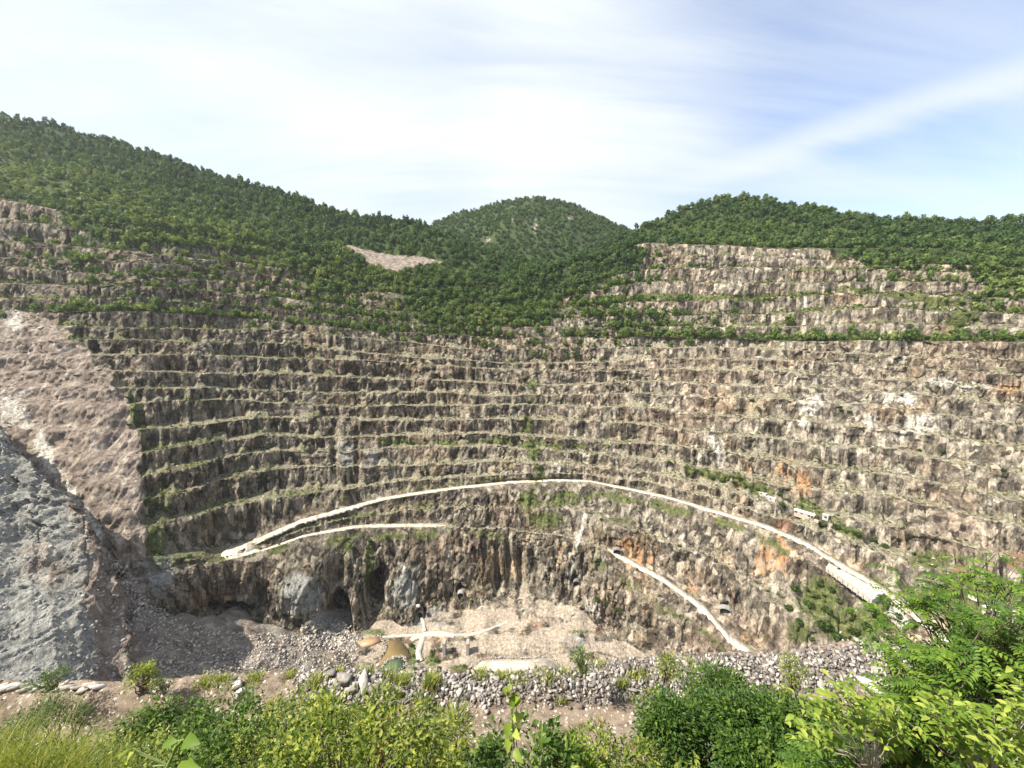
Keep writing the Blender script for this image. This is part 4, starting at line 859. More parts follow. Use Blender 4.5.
o = link('scrub', bake('scrub', SV, P3, S3, tr, 0.2), M['scrub']); tag(o, kind='stuff')
shrub_me = []
for k in range(8):
    v_, f_ = crown_variant(400 + k, 150, 0.75, 0.22, 5); m_ = np_mesh('shrub', v_, f_, 3); rv_ = np.repeat(np.random.default_rng(k + 50).random(len(f_)) * 0.5, 3); attr(m_, 'rnd', np.stack([rv_] * 3, 1)); m_.materials.append(M['scrub']); shrub_me.append(m_)
SH = [('dark green shrub on the brush covered slope below the concrete terrace', 'shrubs on the slope below the concrete terrace', [(820, 585), (815, 597), (832, 590), (840, 602), (826, 612), (850, 612), (862, 600), (872, 612), (885, 606), (880, 620), (866, 628), (850, 632), (838, 640), (822, 628), (806, 605), (798, 622), (810, 640), (795, 590), (842, 578), (893, 618), (900, 628), (788, 610), (855, 645), (870, 640)], 3.3),
      ('green shrub on the ledge behind the long white shed', 'shrubs on the ledge by the long shed', [(700, 474), (712, 478), (724, 481), (735, 484), (745, 487), (738, 478), (756, 489), (779, 494), (788, 500), (782, 505), (822, 524), (835, 528), (845, 531), (858, 535), (872, 541), (884, 546)], 2.6),
      ('dark shrub growing in the green gully down the middle benches', 'shrubs in the middle gully', [(524, 388), (530, 402), (527, 418), (533, 432), (528, 446), (532, 458), (537, 468), (530, 476), (520, 442), (505, 441), (490, 442)], 2.6),
      ('green shrub on the wide grassy ledge of the upper right benches', 'shrubs on the upper right ledges', [(610, 296), (640, 297), (652, 298), (672, 298), (690, 297), (735, 296), (790, 297), (810, 293), (828, 291), (865, 290), (902, 295), (945, 302), (960, 305), (972, 300), (968, 315), (975, 320), (960, 326), (950, 333), (940, 336), (925, 338), (880, 337), (860, 336), (990, 300), (1005, 296), (735, 305), (728, 330), (700, 318)], 2.6),
      ('green shrub on a ledge beside the left slide', 'shrubs beside the left slide', [(128, 398), (135, 410), (130, 425), (142, 430), (148, 500), (160, 505), (168, 512), (150, 515), (172, 540), (182, 548), (160, 552), (178, 560), (150, 440), (190, 556)], 2.3),
      ('lone dark shrub on the lower right pit wall above the pale floor', 'shrubs on the lower right pit wall', [(597, 600), (604, 604), (614, 609), (619, 610), (640, 512), (678, 545), (600, 520)], 2.2),
      ('shrub among the boulders by the pond', 'shrubs beside the ponds', [(412, 645), (416, 655), (420, 660), (432, 652), (436, 660), (428, 670), (414, 668), (440, 668)], 1.8),
      ('scattered shrub on the lower left cliff below the haul road', 'shrubs on the lower left cliff', [(368, 548), (366, 560), (370, 572), (366, 582), (352, 548), (372, 545), (435, 603), (370, 540), (388, 538), (420, 540)], 2.1),
      ('scattered shrub on the bench left of the green gully', 'shrubs on the middle left benches', [(270, 394), (282, 390), (380, 388), (400, 441), (412, 443), (425, 440), (495, 410), (500, 388), (335, 352), (300, 440), (310, 445), (240, 470), (255, 465), (430, 388)], 2.0),
      ('scattered shrub on the bench right of the green gully', 'shrubs on the middle right benches', [(608, 386), (625, 388), (696, 380), (690, 360), (715, 395), (750, 400), (841, 410), (848, 412), (838, 408), (940, 452), (918, 450), (1000, 470), (668, 418), (590, 405), (570, 446), (670, 462), (684, 466), (900, 395)], 2.0)]
for lab, grp, ps, sz_ in SH:
    for a, b in ps:
        o = bpy.data.objects.new('shrub', random.choice(shrub_me)); COL.objects.link(o); p = terr(a, b); s_ = sz_ * random.uniform(0.7, 1.25)
        o.location = p + Vector((0, -0.4, -0.3)); o.scale = (s_ * 1.15, s_ * 1.15, s_ * random.uniform(0.8, 1.1)); o.rotation_euler = (0, 0, random.random() * 6.28); tag(o, lab, 'shrub', grp)

# ------------------------------------------------------------------ buildings and works in the pit
def box_mesh(name, sx, sy, sz, bev=0.0, off=(0, 0, 0)):
    import bmesh
    b = bmesh.new(); bmesh.ops.create_cube(b, size=1)
    for v in b.verts: v.co = (v.co.x * sx + off[0], v.co.y * sy + off[1], v.co.z * sz + off[2])
    if bev: bmesh.ops.bevel(b, geom=b.edges[:], offset=bev, segments=2, affect='EDGES')
    me = bpy.data.meshes.new(name); b.to_mesh(me); b.free(); return me
def gable_mesh(name, sx, sy, h, z0, ov=0.4, th=0.18):
    a, b = sx / 2 + ov, sy / 2 + ov
    pr = [(-b, z0), (0, z0 + h), (b, z0), (b, z0 - th), (0, z0 + h - th), (-b, z0 - th)]
    V_ = [(x_, p[0], p[1]) for x_ in (-a, a) for p in pr]; me = bpy.data.meshes.new(name)
    F_ = [(0, 1, 7, 6), (1, 2, 8, 7), (2, 3, 9, 8), (3, 4, 10, 9), (4, 5, 11, 10), (5, 0, 6, 11), (0, 5, 4, 1), (1, 4, 3, 2), (6, 7, 10, 11), (7, 8, 9, 10)]
    me.from_pydata(V_, [], F_); return me
def building(name, label, loc, rz, sx, sy, h, roof_h, wins, doors, wallm='plaster'):
    r = tag(empty(name, loc, rz), label, 'building')
    me = box_mesh('wall', sx, sy, h + 2.0, 0.03, (0, 0, h / 2 - 1.0)); link('wall', me, M[wallm], r)
    if roof_h > 0: link('roof', gable_mesh('roof', sx, sy, roof_h, h + 0.1), M['roofwhite'], r)
    else: link('roof', box_mesh('roof', sx + 0.6, sy + 0.6, 0.25, 0.03, (0, 0, h + 0.13)), M['roofwhite'], r)
    for x_, z_, w_, h_ in wins:
        f = link('window', box_mesh('window', w_ + 0.2, 0.12, h_ + 0.2, 0, (x_, -sy / 2 - 0.03, z_)), M['concrete'], r)
        link('pane', box_mesh('pane', w_, 0.08, h_, 0, (x_, -sy / 2 - 0.09, z_)), M['glass'], f)
    for x_, w_, h_ in doors: link('door', box_mesh('door', w_, 0.1, h_, 0, (x_, -sy / 2 - 0.04, h_ / 2)), M['dark'], r)
    return r
def heading(a, b):
    p, q_ = terr(*a), terr(*b); return math.atan2(q_.y - p.y, q_.x - p.x)
h0 = heading((780, 505), (830, 528))
p = terr(805, 516)
building('long_shed', 'long cream shed with a white roof on the ledge above the haul road', p + Vector((0, 0.5, 0.6)), h0, 13.0, 4.2, 2.8, 0.9, [(-5.2, 1.7, 1.6, 1.2), (-1.5, 1.7, 1.2, 1.0), (3.4, 1.7, 1.6, 1.2)], [(5.4, 1.3, 2.2)])
p = terr(761, 493.5); building('low_shed', 'thin white roofed shed farther back, left of the long cream shed', p + Vector((0, 0, 0.3)), h0, 7.5, 3, 1.4, 0.0, [], [(0, 1.0, 1.2)], 'concrete')
p = terr(771, 498.5); building('low_shed', 'thin white roofed shed directly behind the rust stained gully, nearer of the two low ones', p + Vector((0, 0, 0.3)), h0, 6.5, 3, 1.4, 0.0, [], [(0, 1.0, 1.2)], 'concrete')
p = terr(825, 517); building('small_hut', 'small white hut with a dark opening right of the long shed', p, h0, 3.6, 2.4, 2.2, 0.0, [], [(0.3, 1.6, 1.3)], 'concrete')
p = terr(818, 521); o = link('concrete_block', box_mesh('concrete_block', 3.0, 2.0, 1.8, 0.08, (0, 0, 0.7)), M['plaster']); o.location = p; o.rotation_euler = (0, 0, h0); tag(o, 'cream concrete block between the long shed and the small hut', 'block')
p = terr(992, 617); building('white_cabin', 'small white cabin on the green slope behind the right tree', p + Vector((0, 0, 0.0)), h0 - 0.3, 6.4, 5.0, 5.2, 0.0, [(-1.4, 3.6, 0.9, 0.9)], [(1.4, 1.1, 2.1)], 'concrete')
p = terr(973, 598); o = link('concrete_block', box_mesh('concrete_block', 3.6, 2.0, 1.8, 0.1, (0, 0, 0.6)), M['concrete']); o.location = p; o.rotation_euler = (0, 0, h0); tag(o, 'low white concrete block up the slope behind the white cabin', 'block')
# terrace of bare concrete beside the haul road: deck, retaining wall with buttresses, kerb
def terrace(name, label, quad, depth, nb):
    # quad: back-left, back-right, front-right, front-left as picture points; the deck takes the road's level
    zL = terr(*quad[0]).z + 0.9; zR = terr(*quad[1]).z + 0.9
    P_ = [Vector(at_z(quad[0][0], quad[0][1], zL)), Vector(at_z(quad[1][0], quad[1][1], zR)), Vector(at_z(quad[2][0], quad[2][1], zR)), Vector(at_z(quad[3][0], quad[3][1], zL))]
    r = tag(empty(name, P_[0]), label, 'terrace'); o_ = P_[0]
    Q = [p_ - o_ for p_ in P_]
    me = bpy.data.meshes.new('deck'); me.from_pydata([tuple(q_) for q_ in Q] + [tuple(q_ - Vector((0, 0, depth))) for q_ in Q], [], [(0, 3, 2, 1), (4, 5, 6, 7), (0, 1, 5, 4), (1, 2, 6, 5), (2, 3, 7, 6), (3, 0, 4, 7)]); link('deck', me, M['concrete'], r)
    a, b = Q[3], Q[2]; dr = (b - a).normalized(); nrm = Vector((dr.y, -dr.x, 0)).normalized()
    if nrm.y > 0: nrm = -nrm
    for k in range(nb):
        c_ = a + (b - a) * ((k + 0.5) / nb) + nrm * 0.25; m_ = box_mesh('buttress', 0.7, 0.7, depth, 0.03, (0, 0, -depth / 2 - 0.15)); o = link('buttress', m_, M['plaster'], r); o.location = c_; o.rotation_euler = (0, 0, math.atan2(dr.y, dr.x))
    ln = (b - a).length; m_ = box_mesh('kerb', ln, 0.35, 0.5, 0.03, (0, 0, 0.27)); o = link('kerb', m_, M['plaster'], r); o.location = (a + b) / 2 + nrm * -0.2; o.rotation_euler = Euler((0, -math.asin(dr.z), math.atan2(dr.y, dr.x)), 'XYZ')
    return r
terrace('concrete_terrace', 'long white concrete terrace on the outer side of the haul road', [(829, 563), (884, 593), (872, 600), (826, 567)], 3.0, 9)
terrace('concrete_terrace', 'short white concrete terrace downhill of the long one, near the road end', [(892, 602), (912, 624), (902, 627), (888, 612)], 2.6, 4)
p = terr(838, 571, 1.0); o = link('pump_box', box_mesh('pump_box', 1.6, 1.2, 1.2, 0.1, (0, 0, 0.9)), M['dark']); o.location = p; tag(o, 'small dark box at the far end of the long concrete terrace', 'box')
# pole
p = terr(804, 535); r = tag(empty('utility_pole', p), 'pale utility pole between the long shed and the haul road', 'pole')
import bmesh
def cyl_mesh(name, r1, r2, h, n=10, z0=0):
    b = bmesh.new(); bmesh.ops.create_cone(b, cap_ends=True, segments=n, radius1=r1, radius2=r2, depth=h)
    for v in b.verts: v.co.z += h / 2 + z0
    me = bpy.data.meshes.new(name); b.to_mesh(me); b.free(); return me
link('post', cyl_mesh('post', 0.32, 0.22, 10.5, z0=-0.5), M['pale_stem'], r); link('crossarm', box_mesh('crossarm', 1.8, 0.15, 0.15, 0, (0, 0, 9.3)), M['bark'], r)
# tunnel mouths
def portal(px, py, w, h, label, rot=0.0, framem='spurrock'):
    p_ = terr(px, py + 3); i_, _j = near_idx(px, py, GX, GY); n_ = Vector((float(nx2[i_, 0]), float(ny2[i_, 0]), 0)).normalized()
    r = tag(empty('tunnel_mouth', p_ + n_ * 2.0, math.atan2(n_.y, n_.x) + math.pi / 2 + rot), label, 'tunnel')
    def arch(wd, hh, n=10): return [(-wd / 2, 0)] + [(-wd / 2 * math.cos(math.pi * k / n), hh * 0.55 + hh * 0.45 * math.sin(math.pi * k / n)) for k in range(n + 1)] + [(wd / 2, 0)]
    ou, inn = arch(w + 0.5, h + 0.3), arch(w, h); n = len(ou); L_ = 5.0
    V_ = [(a, y_, b - (0.8 if b == 0 else 0)) for y_ in (0, L_) for (a, b) in ou] + [(a, y_, b - (0.8 if b == 0 else 0)) for y_ in (0, L_) for (a, b) in inn]
    F_ = []
    for k in range(n - 1):
        F_ += [(k, k + 1, n + k + 1, n + k), (2 * n + k, 3 * n + k, 3 * n + k + 1, 2 * n + k + 1), (k, 2 * n + k, 2 * n + k + 1, k + 1)]
    me = bpy.data.meshes.new('surround'); me.from_pydata(V_, [], F_); link('surround', me, M[framem], r)
    me = bpy.data.meshes.new('bore_shade_sheet'); me.from_pydata([(a * 0.995, 1.2, b) for a, b in inn], [], [tuple(range(n))]); link('bore_shade', me, M['dark'], r)  # near-black sheet across the arch, standing in for the unlit tunnel
    return r
portal(618, 550, 6, 4.5, 'dark tunnel mouth at the head of the lower right ramp, under orange rock')
portal(725, 609, 7, 3.6, 'wide dark tunnel mouth in the wall above the lower right ramp')
portal(421, 613, 5, 6, 'tunnel mouth just above the pale apron of the pit floor')
portal(462, 592, 5, 4, 'tunnel mouth in the dark cliff, higher than the one over the pale apron')
portal(575, 582, 5, 5, 'tunnel mouth at the top of the pale scree on the pit floor')
p = terr(421, 608, 1.5); o = link('white_tarp', box_mesh('white_tarp', 3.2, 2.4, 2.0, 0.5, (0, 0, 0.5)), M['roofwhite']); o.location = p + Vector((0, -3, 1)); tag(o, 'white covered heap in front of the tunnel mouth over the pale apron', 'tarpaulin')
# piers and dikes on the floor
for a, b, lab in ((446, 640, 'grey concrete pier under the floor road, left of the two'), (469, 640, 'grey concrete pier under the floor road, right of the two')):
    p = terr(a, b + 14, 0); o = link('concrete_pier', box_mesh('concrete_pier', 2.2, 5.0, 12, 0.15, (0, 2.0, 3.6)), M['concrete_grey']); o.location = p; tag(o, lab, 'pier')
BAR = 1
def dike(name, label, pts_, w, h, mat, z=None):
    r = random.Random(len(pts_)); P_ = []
    for (a, b), (c, d_) in zip(pts_[:-1], pts_[1:]):
        L_ = math.hypot(c - a, d_ - b); n = max(2, int(L_ / 0.7))
        for k in range(n): u = k / n; P_.append(at_z(a + (c - a) * u, b + (d_ - b) * u, z) if z is not None else tuple(terr(a + (c - a) * u, b + (d_ - b) * u)))
    P_ = np.array(P_); n = len(P_) * 3; idx = RNG.integers(0, len(P_), n); Q = P_[idx] + RNG.normal(size=(n, 3)) * np.array([w * .35, w * .35, 0.15]); Q[:, 2] += h * RNG.random(n)
    sz = w * (0.35 + 0.3 * RNG.random(n)); me = bake('dike', RV1, Q, np.stack([sz * 1.2, sz, sz * .8], 1), RNG, full=True); o = link(name, me, mat); return tag(o, label, 'wall')
dike('stone_dike', 'curved grey stone dike between the orange silt and the brown pond', [(378, 636), (384, 642), (386, 650), (380, 660), (369, 669), (372, 673)], 1.6, 1.6, M['talus'], ZP)
dike('stone_dike', 'pale stone rim around the small green pond', [(372, 672), (382, 668), (388, 661), (395, 657.5), (404, 658), (406, 663), (402, 671)], 1.3, 1.2, M['whiterock'], ZP)
dike('stone_dike', 'pale stone rim behind the long white ledge', [(470, 668), (482, 659), (500, 657), (525, 658), (548, 656), (556, 663), (562, 668)], 1.2, 1.0, M['whiterock'])
def strip(name, pts_, w, mat):
    P_ = []
    for (a, b), (c, d_) in zip(pts_[:-1], pts_[1:]):
        n = max(2, int(math.hypot(c - a, d_ - b) / 2))
        for k in range(n): P_.append(terr(a + (c - a) * k / n, b + (d_ - b) * k / n))
    P_ = np.array(P_); 
    for c_ in range(3): P_[:, c_] = smooth(P_[:, c_], 4)
    T_ = np.gradient(P_, axis=0); N_ = np.stack([-T_[:, 1], T_[:, 0], 0 * T_[:, 0]], 1); N_ /= np.linalg.norm(N_, axis=1)[:, None]
    V_ = np.stack([P_ - N_ * w / 2 - [0, 0, 1.5], P_ - N_ * w / 2 + [0, 0, .9], P_ + N_ * w / 2 + [0, 0, .9], P_ + N_ * w / 2 - [0, 0, 1.5]], 1).reshape(-1, 3)
    return tag(link(name, np_mesh(name, V_, grid_faces(len(P_), 4), 4), mat), kind='structure')
strip('path', [(380, 637), (400, 635), (425, 634), (450, 635), (470, 634), (490, 629), (510, 620)], 2.0, M['road'])
strip('path', [(421, 616), (424, 624), (426, 634)], 2.5, M['road'])

strip('path', [(410, 641), (418, 636), (426, 633), (440, 632), (458, 635)], 4.5, M['road'])
strip('path', [(425, 633), (421, 642), (419, 652), (421, 664)], 4.0, M['road'])

# ------------------------------------------------------------------ foreground plants
def leaves_mesh(P, D, N, Ls, Wd, fold=0.25, curve=0.25, rnd=None):
    """leaf blades at P, pointing along D with face normal N; every blade six vertices with a midrib fold and a drooping tip"""
    n = len(P); D = D / np.linalg.norm(D, axis=1)[:, None]; Sx = np.cross(D, N); Sx /= np.linalg.norm(Sx, axis=1)[:, None] + 1e-9; N = np.cross(Sx, D)
    l = Ls[:, None]; w = Wd[:, None]
    b0 = P; m1 = P + D * l * 0.35 - N * l * 0.0; m2 = P + D * l * 0.7 - N * l * curve * 0.35; tip = P + D * l * 0.98 - N * l * curve
    V_ = np.stack([b0, m1 + Sx * w * .5 + N * w * fold, m1, m1 - Sx * w * .5 + N * w * fold, m2 + Sx * w * .36 + N * w * fold * .7, m2, m2 - Sx * w * .36 + N * w * fold * .7, tip], 1).reshape(-1, 3)
    f = np.array([(0, 1, 2), (0, 2, 3), (1, 4, 5), (1, 5, 2), (2, 5, 6), (2, 6, 3), (4, 7, 5), (5, 7, 6)]); Fc = (f[None] + (np.arange(n) * 8)[:, None, None]).reshape(-1, 3)
    me = np_mesh('leaves', V_, Fc, 3, True); r = np.repeat(rnd if rnd is not None else RNG.random(n), 8); attr(me, 'rnd', np.stack([r] * 3, 1)); return me
def tubes(name, segs, mat, parent, n=5):
    """tapered twigs: segs = list of (p0, p1, r0, r1)"""
    V_ = []; F_ = []
    for p0, p1, r0, r1 in segs:
        p0 = Vector(p0); p1 = Vector(p1); d_ = (p1 - p0); q_ = d_.to_track_quat('Z', 'Y'); i0 = len(V_)
        for pp_, r_ in ((p0, r0), (p1, r1)):
            for k in range(n): a = 2 * math.pi * k / n; V_.append(pp_ + q_ @ Vector((math.cos(a) * r_, math.sin(a) * r_, 0)))
        for k in range(n): j = (k + 1) % n; F_.append((i0 + k, i0 + j, i0 + n + j, i0 + n + k))
    me = np_mesh(name, np.array([tuple(v) for v in V_]), np.array(F_), 4, True); return link(name, me, mat, parent)
def limb(p0, p1, r0, r1, rng, k=4, wob=0.08):
    p0 = np.array(p0, float); p1 = np.array(p1, float); L_ = np.linalg.norm(p1 - p0); pts_ = [p0]
    for i in range(1, k): pts_.append(p0 + (p1 - p0) * i / k + rng.normal(size=3) * L_ * wob)
    pts_.append(p1); return [(pts_[i], pts_[i + 1], r0 + (r1 - r0) * i / k, r0 + (r1 - r0) * (i + 1) / k) for i in range(k)]
def bush(name, label, cat, px, row_top, Yd, wpx, hgt, nl, leaf, mat, ratio=0.38, clumps=60, droop=0.3, stem=None, group=None, depth=None, seed=0, sprays=0, shape='round', spread=None, base_row=None):
    """a bush whose crown top shows at row_top when it stands Yd metres out; hgt is the crown height"""
    r = np.random.default_rng(seed + 1000); zt = -float(trow(row_top)) * Yd; xc_ = float(xof(px, Yd, zt)); dep = Yd * math.cos(PITCH) - zt * math.sin(PITCH)
    rx = wpx / F * dep / 2; ry = depth or rx * 0.8; rz = hgt / 2; c0 = np.array([xc_, Yd, zt - rz]); gz = fgz(xc_, Yd); base = Vector((xc_, Yd, min(gz, c0[2] - rz * .6)))
    
    if name == 'small_shrub': base.z = c0[2] - rz * 1.05
    root = tag(empty(name, base), label, cat, group)
    q_ = r.normal(size=(clumps, 3)); q_ /= np.linalg.norm(q_, axis=1)[:, None]; q_[:, 2] = np.where(q_[:, 2] < -0.35, -q_[:, 2], q_[:, 2])
    rad = 0.55 + 0.45 * r.random((clumps, 1)) ** 0.6; rad *= 0.82 + 0.36 * vnoise(q_[:, :1] * 2 + seed, q_[:, 1:2] * 2 + 3, q_[:, 2:] * 2)
    cl_ = q_ * rad * (0.72 + 0.55 * vnoise(q_[:, :1] * 1.4 + seed * 3.1 + 9, q_[:, 1:2] * 1.4 + 3, q_[:, 2:] * 1.4 + 7)) * np.array([rx, ry, rz])
    if shape == 'cone': cl_[:, :2] *= np.clip(1.05 - 0.75 * (cl_[:, 2:3] / rz * 0.5 + 0.5), 0.15, 1)
    per = nl // clumps; cs_ = (rx + rz) / 2 * 2.1 / math.sqrt(clumps) * (spread or 1.0)
    cen = np.repeat(cl_, per, 0); off = r.normal(size=cen.shape); off /= np.linalg.norm(off, axis=1)[:, None]; off *= (r.random((len(cen), 1)) ** 0.4) * cs_; P_ = cen + off
    D_ = off / cs_ * 0.9 + cen / np.array([rx, ry, rz]) * 0.7 + r.normal(size=cen.shape) * 0.35; D_[:, 2] -= droop
    N_ = np.array([0, -0.1, 1.0]) + r.normal(size=cen.shape) * 0.45 + cen / np.array([rx, ry, rz]) * 0.4
    ls = leaf * (0.6 + 0.7 * r.random(len(P_))); tone = np.clip(np.repeat(r.random(clumps), per) * 0.5 + r.random(len(P_)) ** 1.3 * 0.6, 0, 1)
    c_loc = Vector(c0) - base
    me = leaves_mesh(P_ + np.array(c_loc), D_, N_, ls, ls * ratio, rnd=tone); link('foliage', me, mat, root)
    segs = []; ctr = np.array(c_loc)
    for k in range(0, clumps, max(1, clumps // 22)):
        b0 = np.array([0, 0, 0]) + r.normal(size=3) * np.array([.1, .1, 0]); segs += limb(b0, ctr + cl_[k] * 0.9, 0.03 + 0.012 * rz, 0.008, r, 5, 0.05)
    tubes('branches', segs, stem or M['bark'], root)
    return root
# left: leafy bushes with hanging leaves
G_L = None
bush('leafy_bush', 'bright green bush with hanging leaves right of the tall grass', 'bush', 158, 712, 9.0, 120, 2.0, 2600, 0.16, M['leaf_mid'], 0.32, 70, 0.9, seed=1)
bush('leafy_bush', 'mid green bush with hanging leaves between the grass bush and the pale boulders', 'bush', 215, 704, 10.0, 80, 2.0, 1500, 0.16, M['leaf_mid'], 0.32, 46, 0.9, seed=2)
bush('leafy_bush', 'yellow green loose bush below the two pale boulders on the left', 'bush', 262, 728, 8.0, 110, 1.6, 1900, 0.11, M['leaf_yellow'], 0.4, 90, 0.4, seed=3)
bush('leafy_bush', 'yellow green bush reaching up to the left end of the rubble bank', 'bush', 285, 710, 11.5, 90, 2.6, 2600, 0.13, M['leaf_yellow'], 0.4, 90, 0.4, seed=4)
bush('leafy_bush', 'dense yellow green bush left of the dry reddish stalk', 'bush', 330, 730, 8.5, 100, 2.0, 2900, 0.12, M['leaf_yellow'], 0.45, 100, 0.3, seed=5)
bush('leafy_bush', 'broad yellow green bush behind the dry reddish stalk', 'bush', 388, 740, 8.0, 120, 1.9, 3600, 0.12, M['leaf_yellow'], 0.45, 110, 0.3, seed=6)
bush('leafy_bush', 'low lime tinted bush at the bottom edge under the reddish stalk', 'bush', 350, 735, 5.6, 200, 1.0, 2400, 0.10, M['leaf_yellow'], 0.5, 90, 0.2, seed=7)
bush('leafy_bush', 'dark green bush at the bottom edge right of the large heart leaves', 'bush', 240, 738, 6.0, 170, 1.2, 2600, 0.10, M['leaf_dark'], 0.4, 90, 0.4, seed=8)
bush('feathery_bush', 'dark feathery bush behind the tall grass at the left edge', 'bush', 42, 706, 10.5, 80, 2.0, 5200, 0.10, M['leaf_dark'], 0.16, 80, 0.2, seed=9)
bush('small_shrub', 'small green shrub on the path edge above the white stones', 'shrub', 50, 673, 18.4, 30, 0.9, 900, 0.12, M['leaf_mid'], 0.25, 30, 0.1, seed=10)
bush('small_shrub', 'taller olive shrub standing on the lip left of the rock chute', 'shrub', 142, 664, 18.6, 28, 1.6, 1000, 0.12, M['leaf_yellow'], 0.35, 34, 0.1, seed=11)
bush('small_shrub', 'low dark shrub right of the olive shrub on the lip', 'shrub', 162, 680, 18.0, 18, 0.6, 420, 0.11, M['leaf_dark'], 0.25, 20, 0.1, seed=12)
bush('agave_like_bush', 'spiky green plant on the brown track right of the yellow bushes', 'bush', 445, 722, 13.0, 50, 1.3, 900, 0.30, M['leaf_yellow'], 0.13, 30, 0.1, seed=13)
bush('leafy_bush', 'low green bush at the bottom edge below the centre sapling', 'bush', 520, 752, 6.5, 120, 1.0, 2100, 0.12, M['leaf_mid'], 0.5, 70, 0.3, seed=14)
bush('leafy_bush', 'bright yellow green bush at the bottom edge left of the round bush', 'bush', 615, 750, 7.5, 110, 1.4, 2300, 0.10, M['leaf_yellow'], 0.45, 80, 0.3, seed=15)
bush('leafy_bush', 'pale green low bush between the centre sapling and the yellow green bush', 'bush', 572, 750, 7.0, 60, 0.9, 900, 0.10, M['leaf_lime'], 0.45, 40, 0.3, seed=16)
# centre right: round dense bush with small leaves
bush('round_bush', 'large round bush with dense small dark leaves in the foreground', 'bush', 732, 700, 11.0, 140, 4.2, 17000, 0.12, M['leaf_mid'], 0.5, 200, 0.25, seed=20, depth=2.0, spread=1.25)
bush('round_bush', 'small dense green bush leaning on the left foot of the large round bush', 'bush', 668, 705, 9.8, 60, 2.2, 3600, 0.11, M['leaf_dark'], 0.5, 70, 0.25, seed=25, spread=1.3)
bush('round_bush', 'lower spreading green bush at the bottom edge right of the large round bush', 'bush', 775, 716, 9.5, 170, 3.0, 12000, 0.12, M['leaf_dark'], 0.5, 150, 0.25, seed=21, spread=1.25)
bush('small_shrub', 'olive shrub on the lip left of the round bush top', 'shrub', 668, 655, 17.5, 20, 1.5, 700, 0.12, M['leaf_yellow'], 0.35, 24, 0.0, seed=22)
bush('small_shrub', 'thin olive shrub on the lip right of the round bush top', 'shrub', 795, 662, 18.0, 30, 1.5, 700, 0.12, M['leaf_yellow'], 0.35, 24, 0.0, seed=23)
# right: feathery tree
def feather_tree():
    r = np.random.default_rng(5); root_xy = (8.6, 7.4); base = Vector((root_xy[0], root_xy[1], fgz(*root_xy)))
    root = tag(empty('feathery_tree', base), 'broad dark green tree with feathery compound leaves filling the lower right', 'tree')
    tips = []; segs = []
    targ = []
    for k in range(900):                                     # branch ends fill a spreading crown
        px_ = r.uniform(800, 1120); row = r.uniform(np.interp(px_, [800, 850, 880, 920, 960, 1000, 1120], [765, 742, 712, 662, 636, 612, 586]), 790); Yd = r.uniform(5.8, 9.5)
        z_ = -float(trow(row)) * Yd; targ.append((float(xof(px_, Yd, z_)), Yd, z_))
    for (px_, row, Yd) in [(925, 588, 7.5), (940, 596, 7.4), (910, 600, 7.5), (950, 583, 7.6), (930, 606, 7.2), (1005, 580, 7.0), (1015, 588, 7.0), (1022, 574, 7.0), (905, 655, 7.0), (895, 648, 7.2), (900, 630, 7.4), (915, 640, 7.1), (960, 640, 7.0), (980, 625, 7.1)]:
        for q_ in range(4): z_ = -float(trow(row + r.normal() * 4)) * Yd; targ.append((float(xof(px_ + r.normal() * 8, Yd, z_)), Yd + r.normal() * .3, z_))
    T_ = np.array(targ) - np.array(base); heads = T_[r.choice(len(T_), 14)] * 0.62
    for h_ in heads: segs += limb((0, 0, 0), h_, 0.07, 0.035, r, 6, 0.04)
    P_ = []; D_ = []; N_ = []; tone = []
    for p_ in T_:
        j = int(np.argmin(np.linalg.norm(heads - p_, axis=1))); segs += limb(heads[j], p_, 0.022, 0.006, r, 3, 0.06)
        tn = r.random()
        for s_ in range(3):                                  # three compound leaves per twig, paired leaflets on a rachis
            az = r.uniform(0, 6.28); el = r.uniform(-0.35, 0.45); d_ = np.array([math.cos(az) * math.cos(el), math.sin(az) * math.cos(el), math.sin(el)]); sd_ = np.cross(d_, [0, 0, 1.0]); sd_ /= np.linalg.norm(sd_); up = np.cross(sd_, d_)
            Lr = r.uniform(0.3, 0.5)
            for k in range(8):
                u = (k + 1) / 8; c_ = p_ + d_ * Lr * u - np.array([0, 0, 1]) * 0.10 * u * u
                for sg_ in (-1, 1): P_.append(c_); D_.append(d_ * 0.45 + sd_ * sg_ - np.array([0, 0, .15])); N_.append(up); tone.append(np.clip(tn * .5 + r.random() * .5, 0, 1))
    n = len(P_); ls = 0.105 * (0.8 + 0.4 * r.random(n)); link('foliage', leaves_mesh(np.array(P_), np.array(D_), np.array(N_), ls, ls * 0.40, rnd=np.array(tone)), M['leaf_feather'], root)
    tubes('branches', segs, M['bark'], root); return root
feather_tree()
